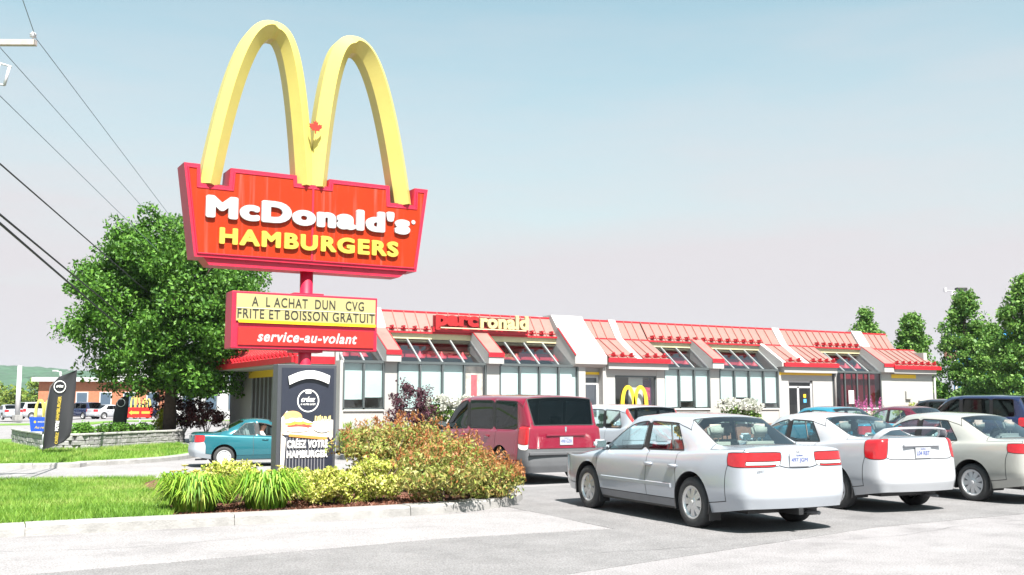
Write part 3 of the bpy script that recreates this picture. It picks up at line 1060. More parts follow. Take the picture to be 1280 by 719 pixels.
def hatch_spec(L=4.4, W=.88, H=1.6, zb=.98, hood=.92, wb=2.6, rov=.9, rw=.31, **kw):
    """two-box body (van, hatchback, suv): tall tailgate"""
    r = -L / 2; f = L / 2
    yr = r + rov; yf = yr + wb
    wr = W - kw.pop('tumble', .21)
    rake = kw.pop('rake', .32)
    cw = kw.pop('cw', f - 1.0); wt = kw.pop('wt', f - 1.85)
    qb = kw.pop('qb', r + .42); qt = kw.pop('qt', r + rake + .12)
    C = kw.pop('C', r + 1.55); B = kw.pop('B', (C + cw) / 2 - .1)
    tz = kw.pop('tz', zb)
    st = [
        dict(y=r + .10, w=W - .045, zb=tz, kind='deck', cr=.01, d6=.055, d7=.11, zs=.30),
        dict(y=r + .34, w=W - .01, zb=tz + .01, kind='cab', zr=H - .055, wr=wr - .01, yt=r + rake, adj=((8, 0, -.04, 0), (9, 0, -.05, 0))),
        dict(y=qb + .06, w=W, zb=zb + .02, kind='cab', zr=H - .03, wr=wr, yt=qt + .04),
        dict(y=C - .04, w=W, zb=zb + .015, kind='cab', zr=H - .008, wr=wr + .01, yt=C - .06),
        dict(y=C + .04, w=W, zb=zb + .012, kind='cab', zr=H - .006, wr=wr + .01, yt=C + .01),
        dict(y=B - .05, w=W, zb=zb + .005, kind='cab', zr=H, wr=wr + .01, yt=B - .08),
        dict(y=B + .05, w=W, zb=zb, kind='cab', zr=H, wr=wr + .01, yt=B + .0),
        dict(y=(wt + cw) / 2 - .06, w=W, zb=zb - .03, kind='cab', zr=H - .05, wr=wr - .03, yt=wt, adj=((8, 0, .05, 0), (9, 0, .07, 0))),
        dict(y=cw, w=W - .005, zb=zb - .05, kind='deck', cr=.05, d6=.05, d7=.11, adj=((8, 0, .12, 0), (9, 0, .17, 0))),
        dict(y=yf + .04, w=W - .012, zb=hood, kind='deck', cr=.075),
        dict(y=f - .30, w=W - .05, zb=hood - .12, kind='deck', cr=.07, zs=.24),
        dict(y=f - .12, w=W - .12, zb=hood - .22, kind='deck', cr=.06, zs=.24),
    ]
    S = dict(w=W, st=st, zs=.22, z2=.52, z3=kw.pop('z3', .74), yr=yr, yf=yf, rw=rw, ra=rw + .055, rim=kw.pop('rim', .205),
             rb=(.02, .045, .06, .065), rrow=(.0, .02, .05, .05, .02), fb=(.03, .06, .085, .095), frow=(.0, .02, .04, .03, .0),
             cowl=8, panels=None, mir=(cw - .2, zb + .05), plate=kw.pop('plate', .8), seatf=B - .05, seatr=C - .2,
             handles=(B - .0 + .16, C + .2), shelf=None, zh=zb - .12)
    lr = kw.pop('lamp_rows', (0, 1)); lc = kw.pop('lamp_cols', (0,)); hi = kw.pop('high_lamp', False)
    bumprow = kw.pop('bump_row', 2)
    def panel(k, i, st):
        if i == 0: return 'sill*' if 1 <= k <= 8 else ('bumpr' if k < 1 else 'bumpf')
        if k == 0 and i < 4 - bumprow + 1: return 'bumpr'
        if k == 0 and i == 3 and 1 in lr: return 'lampr*'
        if k == 0 and i == 4 and 0 in lr: return 'lampr*'
        if k == 0 and i == 2 and 2 in lr: return 'lampr*'
        if k >= 10 and i <= 2: return 'bumpf'
        if k == 10 and i == 3: return 'lampf*'
        if i <= 4:
            if k <= 2: return 'quar*'
            if k in (3, 4): return 'door2*'
            if k in (5, 6, 7): return 'door1*'
            return 'fend*'
        if k == 0:
            return 'glassB' if i >= 7 else ('lampr*' if hi and i == 6 else 'quar*')
        if k == 7:
            return 'glassD1*' if i == 5 else ('pilA*' if i == 6 else 'glassF')
        if k >= 8: return 'hood'
        if i == 5:
            return {1: 'quar*', 2: 'glassQ*', 3: 'pilC*', 4: 'glassD2*', 5: 'pilB*', 6: 'glassD1*'}[k]
        return 'roof'
    def cap(which, r, c):
        if which == 'r':
            if r in lr and c in lc: return 'lampr*'
            if r < bumprow: return 'boot'
            return 'bumpr'
        if r == 0: return 'hood'
        if r == 1: return 'lampf*' if c == 0 else 'gril'
        return 'bumpf'
    S['panel'] = panel; S['cap'] = cap
    S.update(kw)
    return S

SILVER = paint('silver', (.35, .375, .42), .15, .26)
WHITE = paint('white', (.36, .37, .40), .0, .28)
BEIGE = paint('beige', (.37, .37, .345), .2, .28)
REDV = paint('cherry_red', (.20, .005, .025), .15, .22)
LSILV = paint('pale_silver', (.40, .43, .48), .15, .28)
TEAL = paint('teal', (.014, .125, .16), .3, .28)
DTEAL = paint('ocean_blue', (.02, .22, .32), .3, .28)
MAROON = paint('maroon', (.12, .012, .03), .3, .25)
NAVY = paint('navy', (.012, .02, .07), .3, .22)
BLACKC = paint('black', (.015, .015, .02), .1, .2)
# row of saloons nose-in towards the restaurant
S = sedan_spec(L=4.80, W=.893, H=1.455, zb=.92, deck=1.02, hood=.86, wb=2.72, rov=1.06, rw=.318, z3=.805, ptext='497 JGM', nsp=8, spw=.04, mould=.50, plate=.885,
               lamp_cols=(0, 1, 2), white_lamp=lambda x, y, z: (z < .873) & (z > .822) & (x < .74), sillm=GREYPL)
car, os_, ob_, pts = make_car('parked_car', S, (9.69, 11.74, 0), R(-5), SILVER, 'silver saloon with wide red tail lamps, nearest car, left of the white saloon with spoiler', seat=SEATB, group='cars in the near parking row')
letters('ACCORD', GREYPL, car, (-.62, ob_(-.55, .755) - .004, .745), split=False, name='badge_text', width=.17, height=.025, extrude=.002)
bm = bmesh.new()                                       # maker's badge: an H in a rounded square
for x0, x1, z0, z1 in ((-.028, -.016, -.03, .03), (.016, .028, -.03, .03), (-.016, .016, -.006, .006)):
    add_box(bm, x0, x1, -.004, .0, z0, z1)
bm_obj('badge', bm, CHROME, car, loc=(0, ob_(0, .985) - .006, .985))
box('tow_hitch', -.035, .035, -.16, .25, -.04, .04, BLACKP, car, bev=.008, loc=(0, -2.25, .26))
for sx in (-1, 1):
    bm = bmesh.new(); add_box(bm, -.085, .085, -.008, .008, -.13, .13)
    bm_obj('mud_flap', bm, BLACKP, car, loc=(sx * .77, S['yr'] - .36, .25))
    bm = bmesh.new(); add_box(bm, -.085, .085, -.008, .008, -.12, .12)
    bm_obj('mud_flap', bm, BLACKP, car, loc=(sx * .79, S['yf'] - .37, .25))

S = sedan_spec(L=4.46, W=.86, H=1.44, zb=.95, deck=1.06, hood=.84, wb=2.62, rov=.93, rw=.30, z3=.77, lamp_rows=(0, 1), lamp_cols=(0,), ptext='L04 RBT', wstyle='cap', nsp=7, spw=.05, plate=.86,
               white_lamp=lambda x, y, z: (z < .84) & (x < .62))
car2, os2, ob2, _ = make_car('parked_car', S, (13.0, 12.4, 0), R(-5), WHITE, 'white saloon with boot spoiler, parked between the silver and the beige saloon', group='cars in the near parking row')
def boot_spoiler(root, W, y, z):
    bm = bmesh.new()
    path = [(-W, y + .12, z - .03), (-W + .03, y + .05, z + .05), (-W + .12, y + .0, z + .115), (-W * .5, y - .035, z + .135), (0, y - .05, z + .14), (W * .5, y - .035, z + .135), (W - .12, y, z + .115), (W - .03, y + .05, z + .05), (W, y + .12, z - .03)]
    rings = []
    for p in path:
        rings.append([bm.verts.new((p[0], p[1] + a, p[2] + b)) for a, b in ((-.09, .0), (-.06, .018), (.05, .02), (.09, .004), (.05, -.012), (-.06, -.014))])
    for a, b in zip(rings, rings[1:]):
        for k in range(6): bm.faces.new((a[k], a[(k + 1) % 6], b[(k + 1) % 6], b[k]))
    bm.faces.new(rings[0]); bm.faces.new(rings[-1])
    bmesh.ops.recalc_face_normals(bm, faces=bm.faces)
    return bm
bm_obj('boot_spoiler', boot_spoiler(car2, .66, -2.08, 1.075), WHITE, car2, smooth=True)
box('boot_trim', -.36, .36, -.02, .02, -.012, .018, WHITE, car2, bev=.008, loc=(0, ob2(0, .965) - .01, .965))
S = sedan_spec(L=4.6, W=.86, H=1.43, zb=.92, deck=.99, hood=.84, wb=2.64, rov=1.0, rw=.30, z3=.80, lamp_rows=(1,), lamp_cols=(0, 1), wstyle='cap', nsp=9, spw=.035, handm=BLACKP)
make_car('parked_car', S, (15.87, 12.2, 0), R(-4), BEIGE, 'beige saloon cut off by the right edge of the picture', group='cars in the near parking row')

# second row: van, hatchback and more behind
S = hatch_spec(L=5.0, W=.96, H=1.77, zb=1.03, tz=1.12, hood=.98, wb=2.95, rov=1.05, rw=.335, rake=.30, z3=.66, z2=.47, lamp_rows=(0, 1), lamp_cols=(0,), bump_row=2, plate=.84, ptext='498 GZR', bumpm=mat('van_bumper_grey', (.085, .087, .095), .55, var=.1), C=-1.05, tumble=.19, mirm=BLACKP, qb=-2.1,
               white_lamp=lambda x, y, z: (z < .78))
S['st'][0]['zs'] = .23; S['st'][1]['zs'] = .23
van, osv, obv, _ = make_car('minivan', S, (11.25, 19.75, 0), R(-1), REDV, 'cherry red minivan with dark tinted rear windows beside the orange-tipped shrubs', cat='van', glass=TINTGLASS)
bm = bmesh.new()
add_prism(bm, [(-.025, .045), (0, .06), (.025, .045), (.018, -.02), (0, -.06), (-.018, -.02)], 'y', -.006, 0)
bm_obj('badge', bm, CHROME, van, loc=(0, obv(0, 1.06) - .004, 1.06))
box('tailgate_trim', -.45, .45, -.018, .01, -.02, .02, REDV, van, bev=.008, loc=(0, obv(.2, .955) - .008, .955))
box('bumper_step', -.86, .86, -.03, .02, -.03, .03, GREYPL, van, bev=.012, loc=(0, obv(.2, .55) - .01, .60)).data.materials[0] = MATS['van_bumper_grey']
S = hatch_spec(L=4.35, W=.875, H=1.56, zb=.98, tz=1.06, hood=.92, wb=2.6, rov=.85, rw=.31, rake=.42, hi=True, high_lamp=True, lamp_rows=(), C=-.95, glassB=TINTGLASS)
make_car('parked_car', S, (14.85, 20.9, 0), R(-3), LSILV, 'pale silver hatchback with tall red tail lamps, right of the red minivan', detail=True, group='cars in the second parking row')
S = sedan_spec(L=4.6, W=.88, H=1.50, zb=.96)
make_car('parked_car', S, (23.2, 21.8, 0), R(-3), DTEAL, 'blue car whose roof shows behind the white saloon with spoiler', detail=False, group='cars in the second parking row')
S = sedan_spec(L=4.6, W=.88, H=1.50, zb=.96)
make_car('parked_car', S, (27.1, 22.3, 0), R(-3), MAROON, 'dark maroon car showing behind the beige saloon, before the end wall', detail=False, group='cars in the second parking row')
S = hatch_spec(L=4.9, W=.97, H=1.86, zb=1.12, hood=1.05, wb=2.85, rov=1.0, rw=.37, rake=.35, z3=.85, C=-1.1)
make_car('parked_suv', S, (31.0, 22.3, 0), R(-3), NAVY, 'navy blue tall car with a light trim line round its windows, at the right edge', cat='suv', detail=False, glass=TINTGLASS, group='cars in the second parking row')
S = hatch_spec(L=4.7, W=.93, H=1.75, zb=1.05, hood=1.0, wb=2.7, rov=.95, rw=.35, rake=.35, z3=.8, C=-1.0)
make_car('parked_suv', S, (34.6, 26.5, 0), R(-3), BLACKC, 'near-black tall car half hidden behind the navy one', cat='suv', detail=False, glass=TINTGLASS, group='cars in the second parking row')
# two-door saloon on the access lane
S = sedan_spec(L=4.12, W=.83, H=1.36, zb=.86, deck=.94, hood=.80, wb=2.38, rov=.86, rw=.285, z3=.70, lamp_rows=(1,), lamp_cols=(0,), ndoor=2, wstyle='cap', nsp=6, spw=.06, rim=.19, B=-.28, qb=-1.0, qt=-.62, bumpm=mat('bumper_grey', (.35, .38, .42), .5), open_window=True)
tcar, _, _, tparts = make_car('moving_car', S, (8.85, 29.7, -.2), R(-98), TEAL, 'teal two-door car with its driver window open, passing behind the poster stand')
g = tparts.get('glassD1R')
if g:
    for c in list(g.children): c.parent = tcar
    bpy.data.objects.remove(g)
# ------------------------------------------------------------------ roadside pylon sign
SRED = mat('sign_face_red', (.34, .024, .003), .5, var=.08, vscale=2, streak=.28, spec=.2)
SFRAME = mat('sign_frame_pink_red', (.45, .009, .04), .45, var=.12, vscale=3)
SDARK = mat('sign_joint_dark', (.06, .01, .01), .7)
YEL = mat('arch_yellow', (.50, .43, .12), .4, var=.07, vscale=1.5)
LWHITE = mat('letter_white', (.38, .38, .39), .45)
LYEL = mat('letter_yellow', (.46, .34, .05), .45)
CREAM = mat('message_panel_cream', (.34, .305, .14), .5, var=.05)
LBLACK = mat('letter_black', (.02, .018, .015), .6)
BRED = mat('board_red', (.46, .016, .012), .45, var=.06)
LEAFR = mat('leaf_red', (.40, .02, .01), .5)

SV = 17.30                                   # front face of the cabinet
sign = empty('pylon_sign', (5.92, SV + .25, 0), 0, 'tall red roadside sign with twin yellow arches and a cream message board below', 'sign')
def spt(u, z): return (u - 5.92, z)
tube('pole', [(0, 0, 0), (0, 0, 3.9)], .115, SFRAME, sign, seg=20)
outer = [(3.68, 5.57), (3.95, 5.57), (3.97, 5.24), (4.44, 5.24), (4.46, 5.56), (5.62, 5.56), (5.63, 5.42), (6.21, 5.42), (6.22, 5.56), (7.38, 5.56), (7.40, 5.24), (7.87, 5.24), (7.89, 5.57), (8.16, 5.57), (7.94, 4.0), (3.90, 4.0)]
face_l = [(3.75, 5.50), (3.90, 5.50), (3.91, 5.17), (4.51, 5.17), (4.53, 5.49), (5.56, 5.49), (5.57, 5.35), (5.913, 5.35), (5.913, 4.06), (3.95, 4.06)]
face_r = [(11.84 - u, z) for u, z in face_l][::-1]
cab = prism('cabinet', [spt(*p) for p in outer], 'y', -.25, .25, SFRAME, sign)
for fc in (face_l, face_r):
    for yy in (-.262, .250):
        prism('sign_face', [spt(*p) for p in fc], 'y', yy, yy + .012, SRED, cab)
# raised frame strip round the front
for fc in (face_l, face_r):
    bm = bmesh.new()
    n = len(fc)
    for i in range(n):
        a = Vector((*spt(*fc[i]), 0)); b = Vector((*spt(*fc[(i + 1) % n]), 0))
        a3 = Vector((a.x, -.262, a.y)); b3 = Vector((b.x, -.262, b.y))
        add_tube(bm, [a3, b3], .013, 6)
    bm_obj('retainer_strip', bm, SFRAME, cab)
# lower tray
prism('lower_tray', [(-1.86, 4.0), (1.86, 4.0), (1.70, 3.88), (-1.76, 3.88)], 'y', -.20, .20, SFRAME, sign)
for k in range(7):
    bm = bmesh.new(); add_lathe(bm, [(.012, 0), (.012, .02), (.001, .024)], 8, 'z', Matrix.Translation((-1.7 + k * .57, -.205, 3.98)) @ Matrix.Rotation(R(90), 4, 'X'))
    bm_obj('bolt', bm, SFRAME, sign)
for (u0, u1, zb_, hh, txt, mm, off) in ((4.05, 7.78, 4.665, .40, "McDonald's", LWHITE, .020), (4.29, 7.55, 4.235, .285, 'HAMBURGERS', LYEL, .020)):
    bold_letters(txt, mm, cab, (u0 - 5.92, -.264, zb_), u1 - u0, hh, depth=.05, grow=.066 if mm is LWHITE else .05, space=1.12 if mm is LWHITE else 1.18)
bm = bmesh.new(); add_lathe(bm, [(.001, 0), (.04, 0), (.04, .012), (.001, .012)], 16, 'y', Matrix.Translation((7.86 - 5.92, -.275, 4.92)))
bm_obj('trade_mark_dot', bm, LWHITE, cab)

def arch(mirror):
    pts = []
    for t in np.linspace(-1, 1, 57):
        if t < 0:
            dz = 2.92 * abs(t) ** 2.0; du = -.60 * (dz ** .47)
        else:
            dz = 2.76 * abs(t) ** 2.0; du = .485 * (dz ** .33)
        pts.append((5.13 + du - 5.92, 8.16 - dz))
    bm = bmesh.new(); rings = []
    for i, p in enumerate(pts):
        a = Vector(pts[max(i - 1, 0)]); b = Vector(pts[min(i + 1, len(pts) - 1)])
        t = (b - a).normalized(); nx = Vector((-t.y, t.x))     # outward normal (left/up)
        hw = .165
        sec = [(-hw, .15), (-hw, -.15), (.03 * (1 if t.y > 0 else -1), -.34), (hw, -.15), (hw, .15), (.03, .20)]
        rings.append([bm.verts.new(((p[0] + nx.x * a_) * (-1 if mirror else 1), b_, p[1] + nx.y * a_)) for a_, b_ in sec])
    for a, b in zip(rings, rings[1:]):
        for k in range(6): bm.faces.new((a[k], a[(k + 1) % 6], b[(k + 1) % 6], b[k]))
    bm.faces.new(rings[0]); bm.faces.new(rings[-1])
    bmesh.ops.recalc_face_normals(bm, faces=bm.faces)
    return bm_obj('arch', bm, YEL, sign)
arch(False); arch(True)
for u in (4.2, 5.92, 7.64):
    box('arch_foot', u - .22 - 5.92, u + .22 - 5.92, -.2, .2, 5.20 if u != 5.92 else 5.38, 5.262 if u != 5.92 else 5.442, SDARK, sign)
# maple leaf
half = [(0, 1.0), (.12, .72), (.3, .82), (.24, .38), (.46, .58), (.52, .46), (.8, .5), (.68, .26), (.8, .18), (.42, -.14), (.48, -.3), (.06, -.24), (.05, -.62)]
leaf = half + [(-x, z) for x, z in half[::-1] if x > 0]
lf = bmesh.new(); add_prism(lf, [(x * .15, z * .15) for x, z in leaf], 'y', -.012, .012)
bm_obj('maple_leaf', lf, LEAFR, sign, loc=(-.01, -.352, 6.42))

# message board
mb = box('message_board', 4.56 - 5.92, 7.19 - 5.92, -.21, .21, 2.50, 3.47, SFRAME, sign, bev=.01)
prism('message_panel', [(-1.29, 2.965), (1.225, 2.965), (1.225, 3.43), (-1.29, 3.43)], 'y', -.236, -.211, CREAM, mb)
prism('panel_ledge', [(-1.25, 2.935), (1.225, 2.935), (1.225, 2.985), (-1.25, 2.985)], 'y', -.25, -.2365, mat('ledge_yellow', (.8, .5, .01), .45), mb)
for z in (3.185,):
    box('letter_rail', -1.285, 1.22, -.243, -.2365, z - .008, z + .004, mat('rail_clear', (.72, .66, .4), .3), mb)
prism('board_panel', [(-1.25, 2.56), (1.20, 2.56), (1.20, 2.86), (-1.25, 2.86)], 'y', -.232, -.211, BRED, mb)
bold_letters('A  L ACHAT  DUN   CVG', LBLACK, mb, (-1.03, -.238, 3.22), 2.03, .165, depth=.004, grow=.006, space=1.12)
bold_letters('FRITE ET BOISSON GRATUIT', LBLACK, mb, (-1.27, -.238, 3.01), 2.48, .165, depth=.004, grow=.006, space=1.12)
bold_letters('service-au-volant', LWHITE, mb, (-.92, -.2325, 2.62), 1.80, .185, depth=.004, grow=.03, shear=.25, space=1.1)
box('pole_collar', -.27, .27, -.16, .16, 3.47, 3.50, SFRAME, sign)
box('pole_collar', -.27, .27, -.16, .16, 2.46, 2.50, SFRAME, sign)

# poster stand round the pole base
NAVYP = mat('poster_navy', (.022, .026, .042), .35, var=.1)
FRAMEP = mat('poster_frame', (.07, .075, .09), .4, .3)
PW = mat('print_white', (.8, .79, .8), .5)
stand = empty('poster_stand', (5.86, SV - .12, 0), 0, 'dark poster stand advertising a burger, below the message board', 'poster')
X0, X1, Z0, Z1 = -.53, .52, .12, 2.24
box('poster_box', X0, X1, 0, .28, Z0, Z1, FRAMEP, stand, bev=.012)
pn = prism('poster', [(X0 + .07, Z0 + .06), (X1 - .05, Z0 + .06), (X1 - .05, Z1 - .06), (X0 + .07, Z1 - .06)], 'y', -.012, -.001, NAVYP, stand)
PZ = .15
def flat(name, pts, m, lift, parent=pn, dz=None):
    dz = PZ if dz is None else dz
    return prism(name, [(p[0], p[1] + dz) for p in pts], 'y', -.012 - lift - .002, -.012 - lift, m, parent)
def blob(cx, cz, rx, rz, n=20, a0=0, a1=2 * math.pi, wob=0):
    return [(cx + rx * math.cos(t) * (1 + wob * math.sin(5 * t)), cz + rz * math.sin(t) * (1 + wob * math.sin(7 * t))) for t in np.linspace(a0, a1, n, endpoint=a1 - a0 < 6.2)]
# arched white banner, tilted plate standing proud
ban = [(-.36 + .74 * t, 2.03 + .10 * math.sin(math.pi * t) + .02 * t) for t in np.linspace(0, 1, 13)] + [(.36 - .70 * t, 1.89 + .10 * math.sin(math.pi * t) + .02 * (1 - t)) for t in np.linspace(0, 1, 13)]
prism('banner_plate', ban, 'y', -.06, -.04, PW, stand)
# round logo
ring_o = blob(.01, 1.62, .195, .195, 36); ring_i = blob(.01, 1.62, .175, .175, 36)
bm = bmesh.new()
vo = [bm.verts.new((x, -.016, z)) for x, z in ring_o]; vi = [bm.verts.new((x, -.016, z)) for x, z in ring_i]
for k in range(36): bm.faces.new((vo[k], vo[(k + 1) % 36], vi[(k + 1) % 36], vi[k]))
bm_obj('logo_ring', bm, PW, pn)
bold_letters('créez', PW, pn, (-.115, -.014, 1.60), .25, .09, depth=.002, grow=.03, shear=.35, split=False, name='poster_text', res=.02)
letters('À VOTRE GOÛT', PW, pn, (-.125, -.016, 1.545), split=False, name='poster_text', width=.27, height=.036, extrude=.001, offset=.015)
flat('print_shape', [(-.035, 1.74), (.055, 1.74), (.065, 1.77), (.03, 1.78), (-.01, 1.78), (-.045, 1.77)], PW, .003, dz=0)
# burger picture
BUN = mat('print_bun', (.62, .36, .16), .5, var=.2, vscale=10)
PALE = mat('print_pale', (.72, .66, .60), .5, var=.12, vscale=6)
GRN = mat('print_lettuce', (.35, .45, .06), .5, var=.3, vscale=20)
TOM = mat('print_tomato', (.55, .07, .05), .5, var=.3, vscale=16)
FRY = mat('print_fries', (.78, .62, .25), .5, var=.2, vscale=16)
WOOD = mat('print_board', (.55, .24, .06), .5, var=.15)
SKIN_P = mat('print_hand', (.65, .42, .34), .5, var=.12)
flat('print_shape', [(X0 + .075, .90), (X1 - .055, .84), (X1 - .055, 1.14), (.30, 1.16), (.1, 1.1), (-.2, 1.22), (-.36, 1.30), (X0 + .075, 1.18)], PALE, .002)
flat('print_shape', blob(-.26, 1.19, .17, .11, 20), BUN, .004)
flat('print_shape', blob(-.20, 1.11, .21, .07, 24, wob=.12), PALE, .006)
flat('print_shape', blob(-.15, 1.07, .22, .05, 26, wob=.22), GRN, .008)
flat('print_shape', blob(-.13, 1.035, .2, .038, 22, wob=.2), TOM, .010)
flat('print_shape', blob(-.17, .985, .21, .045, 22), PALE, .012)
for k in range(9):
    a = random.uniform(-.5, .5); x = .13 + k * .033
    flat('print_shape', [(x, 1.10), (x + .024, 1.10), (x + .024 + a * .05, 1.21 + random.uniform(-.03, .03)), (x + a * .05, 1.21)], FRY, .006 + .001 * k)
flat('print_shape', blob(.27, 1.03, .165, .10, 20, math.pi, 2 * math.pi) + [(.435, 1.12), (.105, 1.12)], PW, .018)
flat('print_shape', [(-.32, .865), (.36, .80), (.36, .845), (-.32, .91)], WOOD, .013)
flat('print_shape', blob(.42, .92, .04, .12, 14), SKIN_P, .016)
flat('print_shape', blob(-.42, 1.05, .035, .16, 14), SKIN_P, .016)
for k in range(13):
    x = -.36 + k * .055
    flat('print_shape', [(x, .20), (x + .018, .20), (x + .018, .86 - .006 * k), (x, .86 - .006 * k)], mat('print_grey_bar', (.16, .16, .18), .5), .0025)
bold_letters('CRÉEZ VOTRE', PW, pn, (-.35, -.028, .82), .72, .165, depth=.002, grow=.045, space=1.1, split=False, name='poster_text')
bold_letters('HAMBURGER', PW, pn, (-.35, -.028, .655), .72, .125, depth=.002, grow=.045, space=1.1, split=False, name='poster_text')
flat('print_shape', [(X0 + .075, .2), (X0 + .13, .2), (X0 + .16, .84), (X0 + .075, .9)], PALE, .004)
# ------------------------------------------------------------------ restaurant
FV = 33.0                     # front plane
FL = .75                      # floor level
WHITEW = mat('stucco_white', (.345, .338, .333), .85, var=.06, vscale=1.2, bump=.25, bscale=60)
ROOFP = mat('roof_sheet_faded_red', (.22, .145, .128), .38, .1, var=.14, vscale=2.2)
SEAMR = mat('roof_seam_red', (.34, .10, .085), .4, var=.1)
TRIMR = mat('trim_red', (.40, .012, .022), .4, var=.12, vscale=5)
FASC = mat('fascia_cream', (.48, .42, .26), .6, var=.08)
YELB = mat('band_yellow', (.75, .48, .03), .5)
ALUM = mat('window_bar_bronze', (.10, .115, .12), .45, .4)
ALUML = mat('glazing_bar_alum', (.36, .39, .40), .4, .5)
BLIND = mat('blind_white', (.40, .475, .475), .8, var=.04, vscale=2)
WGLASS = glass_mat('window_glass', (.93, .985, .985), .05)
SGLASS = glass_mat('sloped_glass', (.82, .88, .9), .12)
DGLASS = glass_mat('dark_glass', (.35, .37, .4), .04)
ROOMD = mat('room_dark', (.05, .045, .045), .8)
REDIN = mat('interior_red', (.45, .03, .05), .6)
BLUEIN = mat('interior_blue', (.05, .14, .45), .6)
SOFF = mat('soffit_grey', (.33, .33, .32), .8)

rest = empty('restaurant_building', (12.37, FV, 0), 0, 'long low white restaurant with faded red ribbed roof, sloped glass bays and red trim', 'building')
OX, OY = 12.37, FV
def rb(name, u0, u1, v0, v1, z0, z1, m, parent=None, bev=0.0):
    return box(name, u0 - OX, u1 - OX, v0 - OY, v1 - OY, z0, z1, m, parent or rest, bev)
def rpane(name, u0, u1, v, z0, z1, m, parent):
    return py_obj(name, [(u0 - OX, v - OY, z0), (u1 - OX, v - OY, z0), (u1 - OX, v - OY, z1), (u0 - OX, v - OY, z1)], [(0, 1, 2, 3)], m, parent)
def rp(name, prof, u0, u1, m, parent=None):
    """profile in (v,z), extruded along u"""
    return prism(name, [(p[0] - OY, p[1]) for p in prof], 'x', u0 - OX, u1 - OX, m, parent or rest)
# roof profile
TOP = (34.65, 4.93); EAVE1 = (34.1, 4.15); EAVE2 = (32.7, 3.32); GTOP = (34.2, 3.88); GBOT = (33.02, 3.0)
END = 42.42
# shell of the room
rb('floor_slab', 12.4, END, FV + .05, 47, .0, FL, WHITEW)
rb('back_wall', 12.4, END, 46.8, 47, FL, 4.2, WHITEW)
rb('inner_wall', 12.7, END - .3, 38.2, 38.35, FL, 3.9, mat('room_wall', (.32, .28, .25), .8))
rb('ceiling', 12.6, END - .1, 34.45, 46.9, 4.0, 4.12, mat('room_ceiling', (.5, .48, .45), .8))
rb('parapet', 12.4, 41.15, 34.68, 35.0, 4.1, 4.9, WHITEW)
rb('flat_roof', 12.4, 41.1, 34.95, 47, 4.45, 4.6, mat('roof_membrane', (.5, .5, .5), .9))
rb('fascia', 12.45, 41.2, 34.16, 34.30, 3.90, 4.16, FASC)
rb('eave_gutter', 12.45, 39.4, 34.08, 34.18, 4.11, 4.165, TRIMR)

def slope_panels(u0, u1, a, b, pitch=.46, guards=True, hip=None):
    """standing seam sheets between profile points a (low) and b (high): one part per sheet, seams and snow guards as sub-parts"""
    n = max(1, round((u1 - u0) / pitch)); w_ = (u1 - u0) / n
    dv, dz = b[0] - a[0], b[1] - a[1]
    L = math.hypot(dv, dz); ang = math.atan2(dz, dv)
    key = ('sp', round(w_, 3), round(L, 3))
    if key not in MESH:
        bm = bmesh.new(); add_box(bm, .0, w_, 0, L, -.03, 0.0)
        me = bpy.data.meshes.new('roof_sheet'); bm.to_mesh(me); bm.free(); me.materials.append(ROOFP)
        bm = bmesh.new(); add_box(bm, -.013, .013, .0, L, 0.0, .038)
        ms = bpy.data.meshes.new('seam'); bm.to_mesh(ms); bm.free(); ms.materials.append(SEAMR)
        MESH[key] = (me, ms)
    me, ms = MESH[key]
    for k in range(n):
        p = link('roof_sheet', me, None, rest, (u0 + k * w_ - OX, a[0] - OY, a[1]), (ang, 0, 0))
        link('seam', ms, None, p)
        if guards:
            link('snow_guard', GUARD, None, p, (w_ * .5, .10, .0))
    # trim at the top and the lower edge
    rb('ridge_trim', u0, u1, b[0] - .03, b[0] + .05, b[1] - .045, b[1] + .035, TRIMR)
    rb('eave_trim', u0, u1, a[0] - .035, a[0] + .02, a[1] - .05, a[1] + .012, TRIMR)
    if guards:
        r_ = tube('snow_rail', [(u0 - OX, a[0] - OY + .07, a[1] + .12), (u1 - OX, a[0] - OY + .07, a[1] + .12)], .016, TRIMR, rest, 6)
MESH = {}
bm = bmesh.new()
add_prism(bm, [(-.02, 0), (.16, 0), (.03, .20), (-.02, .17)], 'x', -.035, .035)
add_box(bm, -.10, .10, -.03, -.01, .02, .10)
GUARD = bpy.data.meshes.new('snow_guard'); bm.to_mesh(GUARD); bm.free(); GUARD.materials.append(TRIMR)

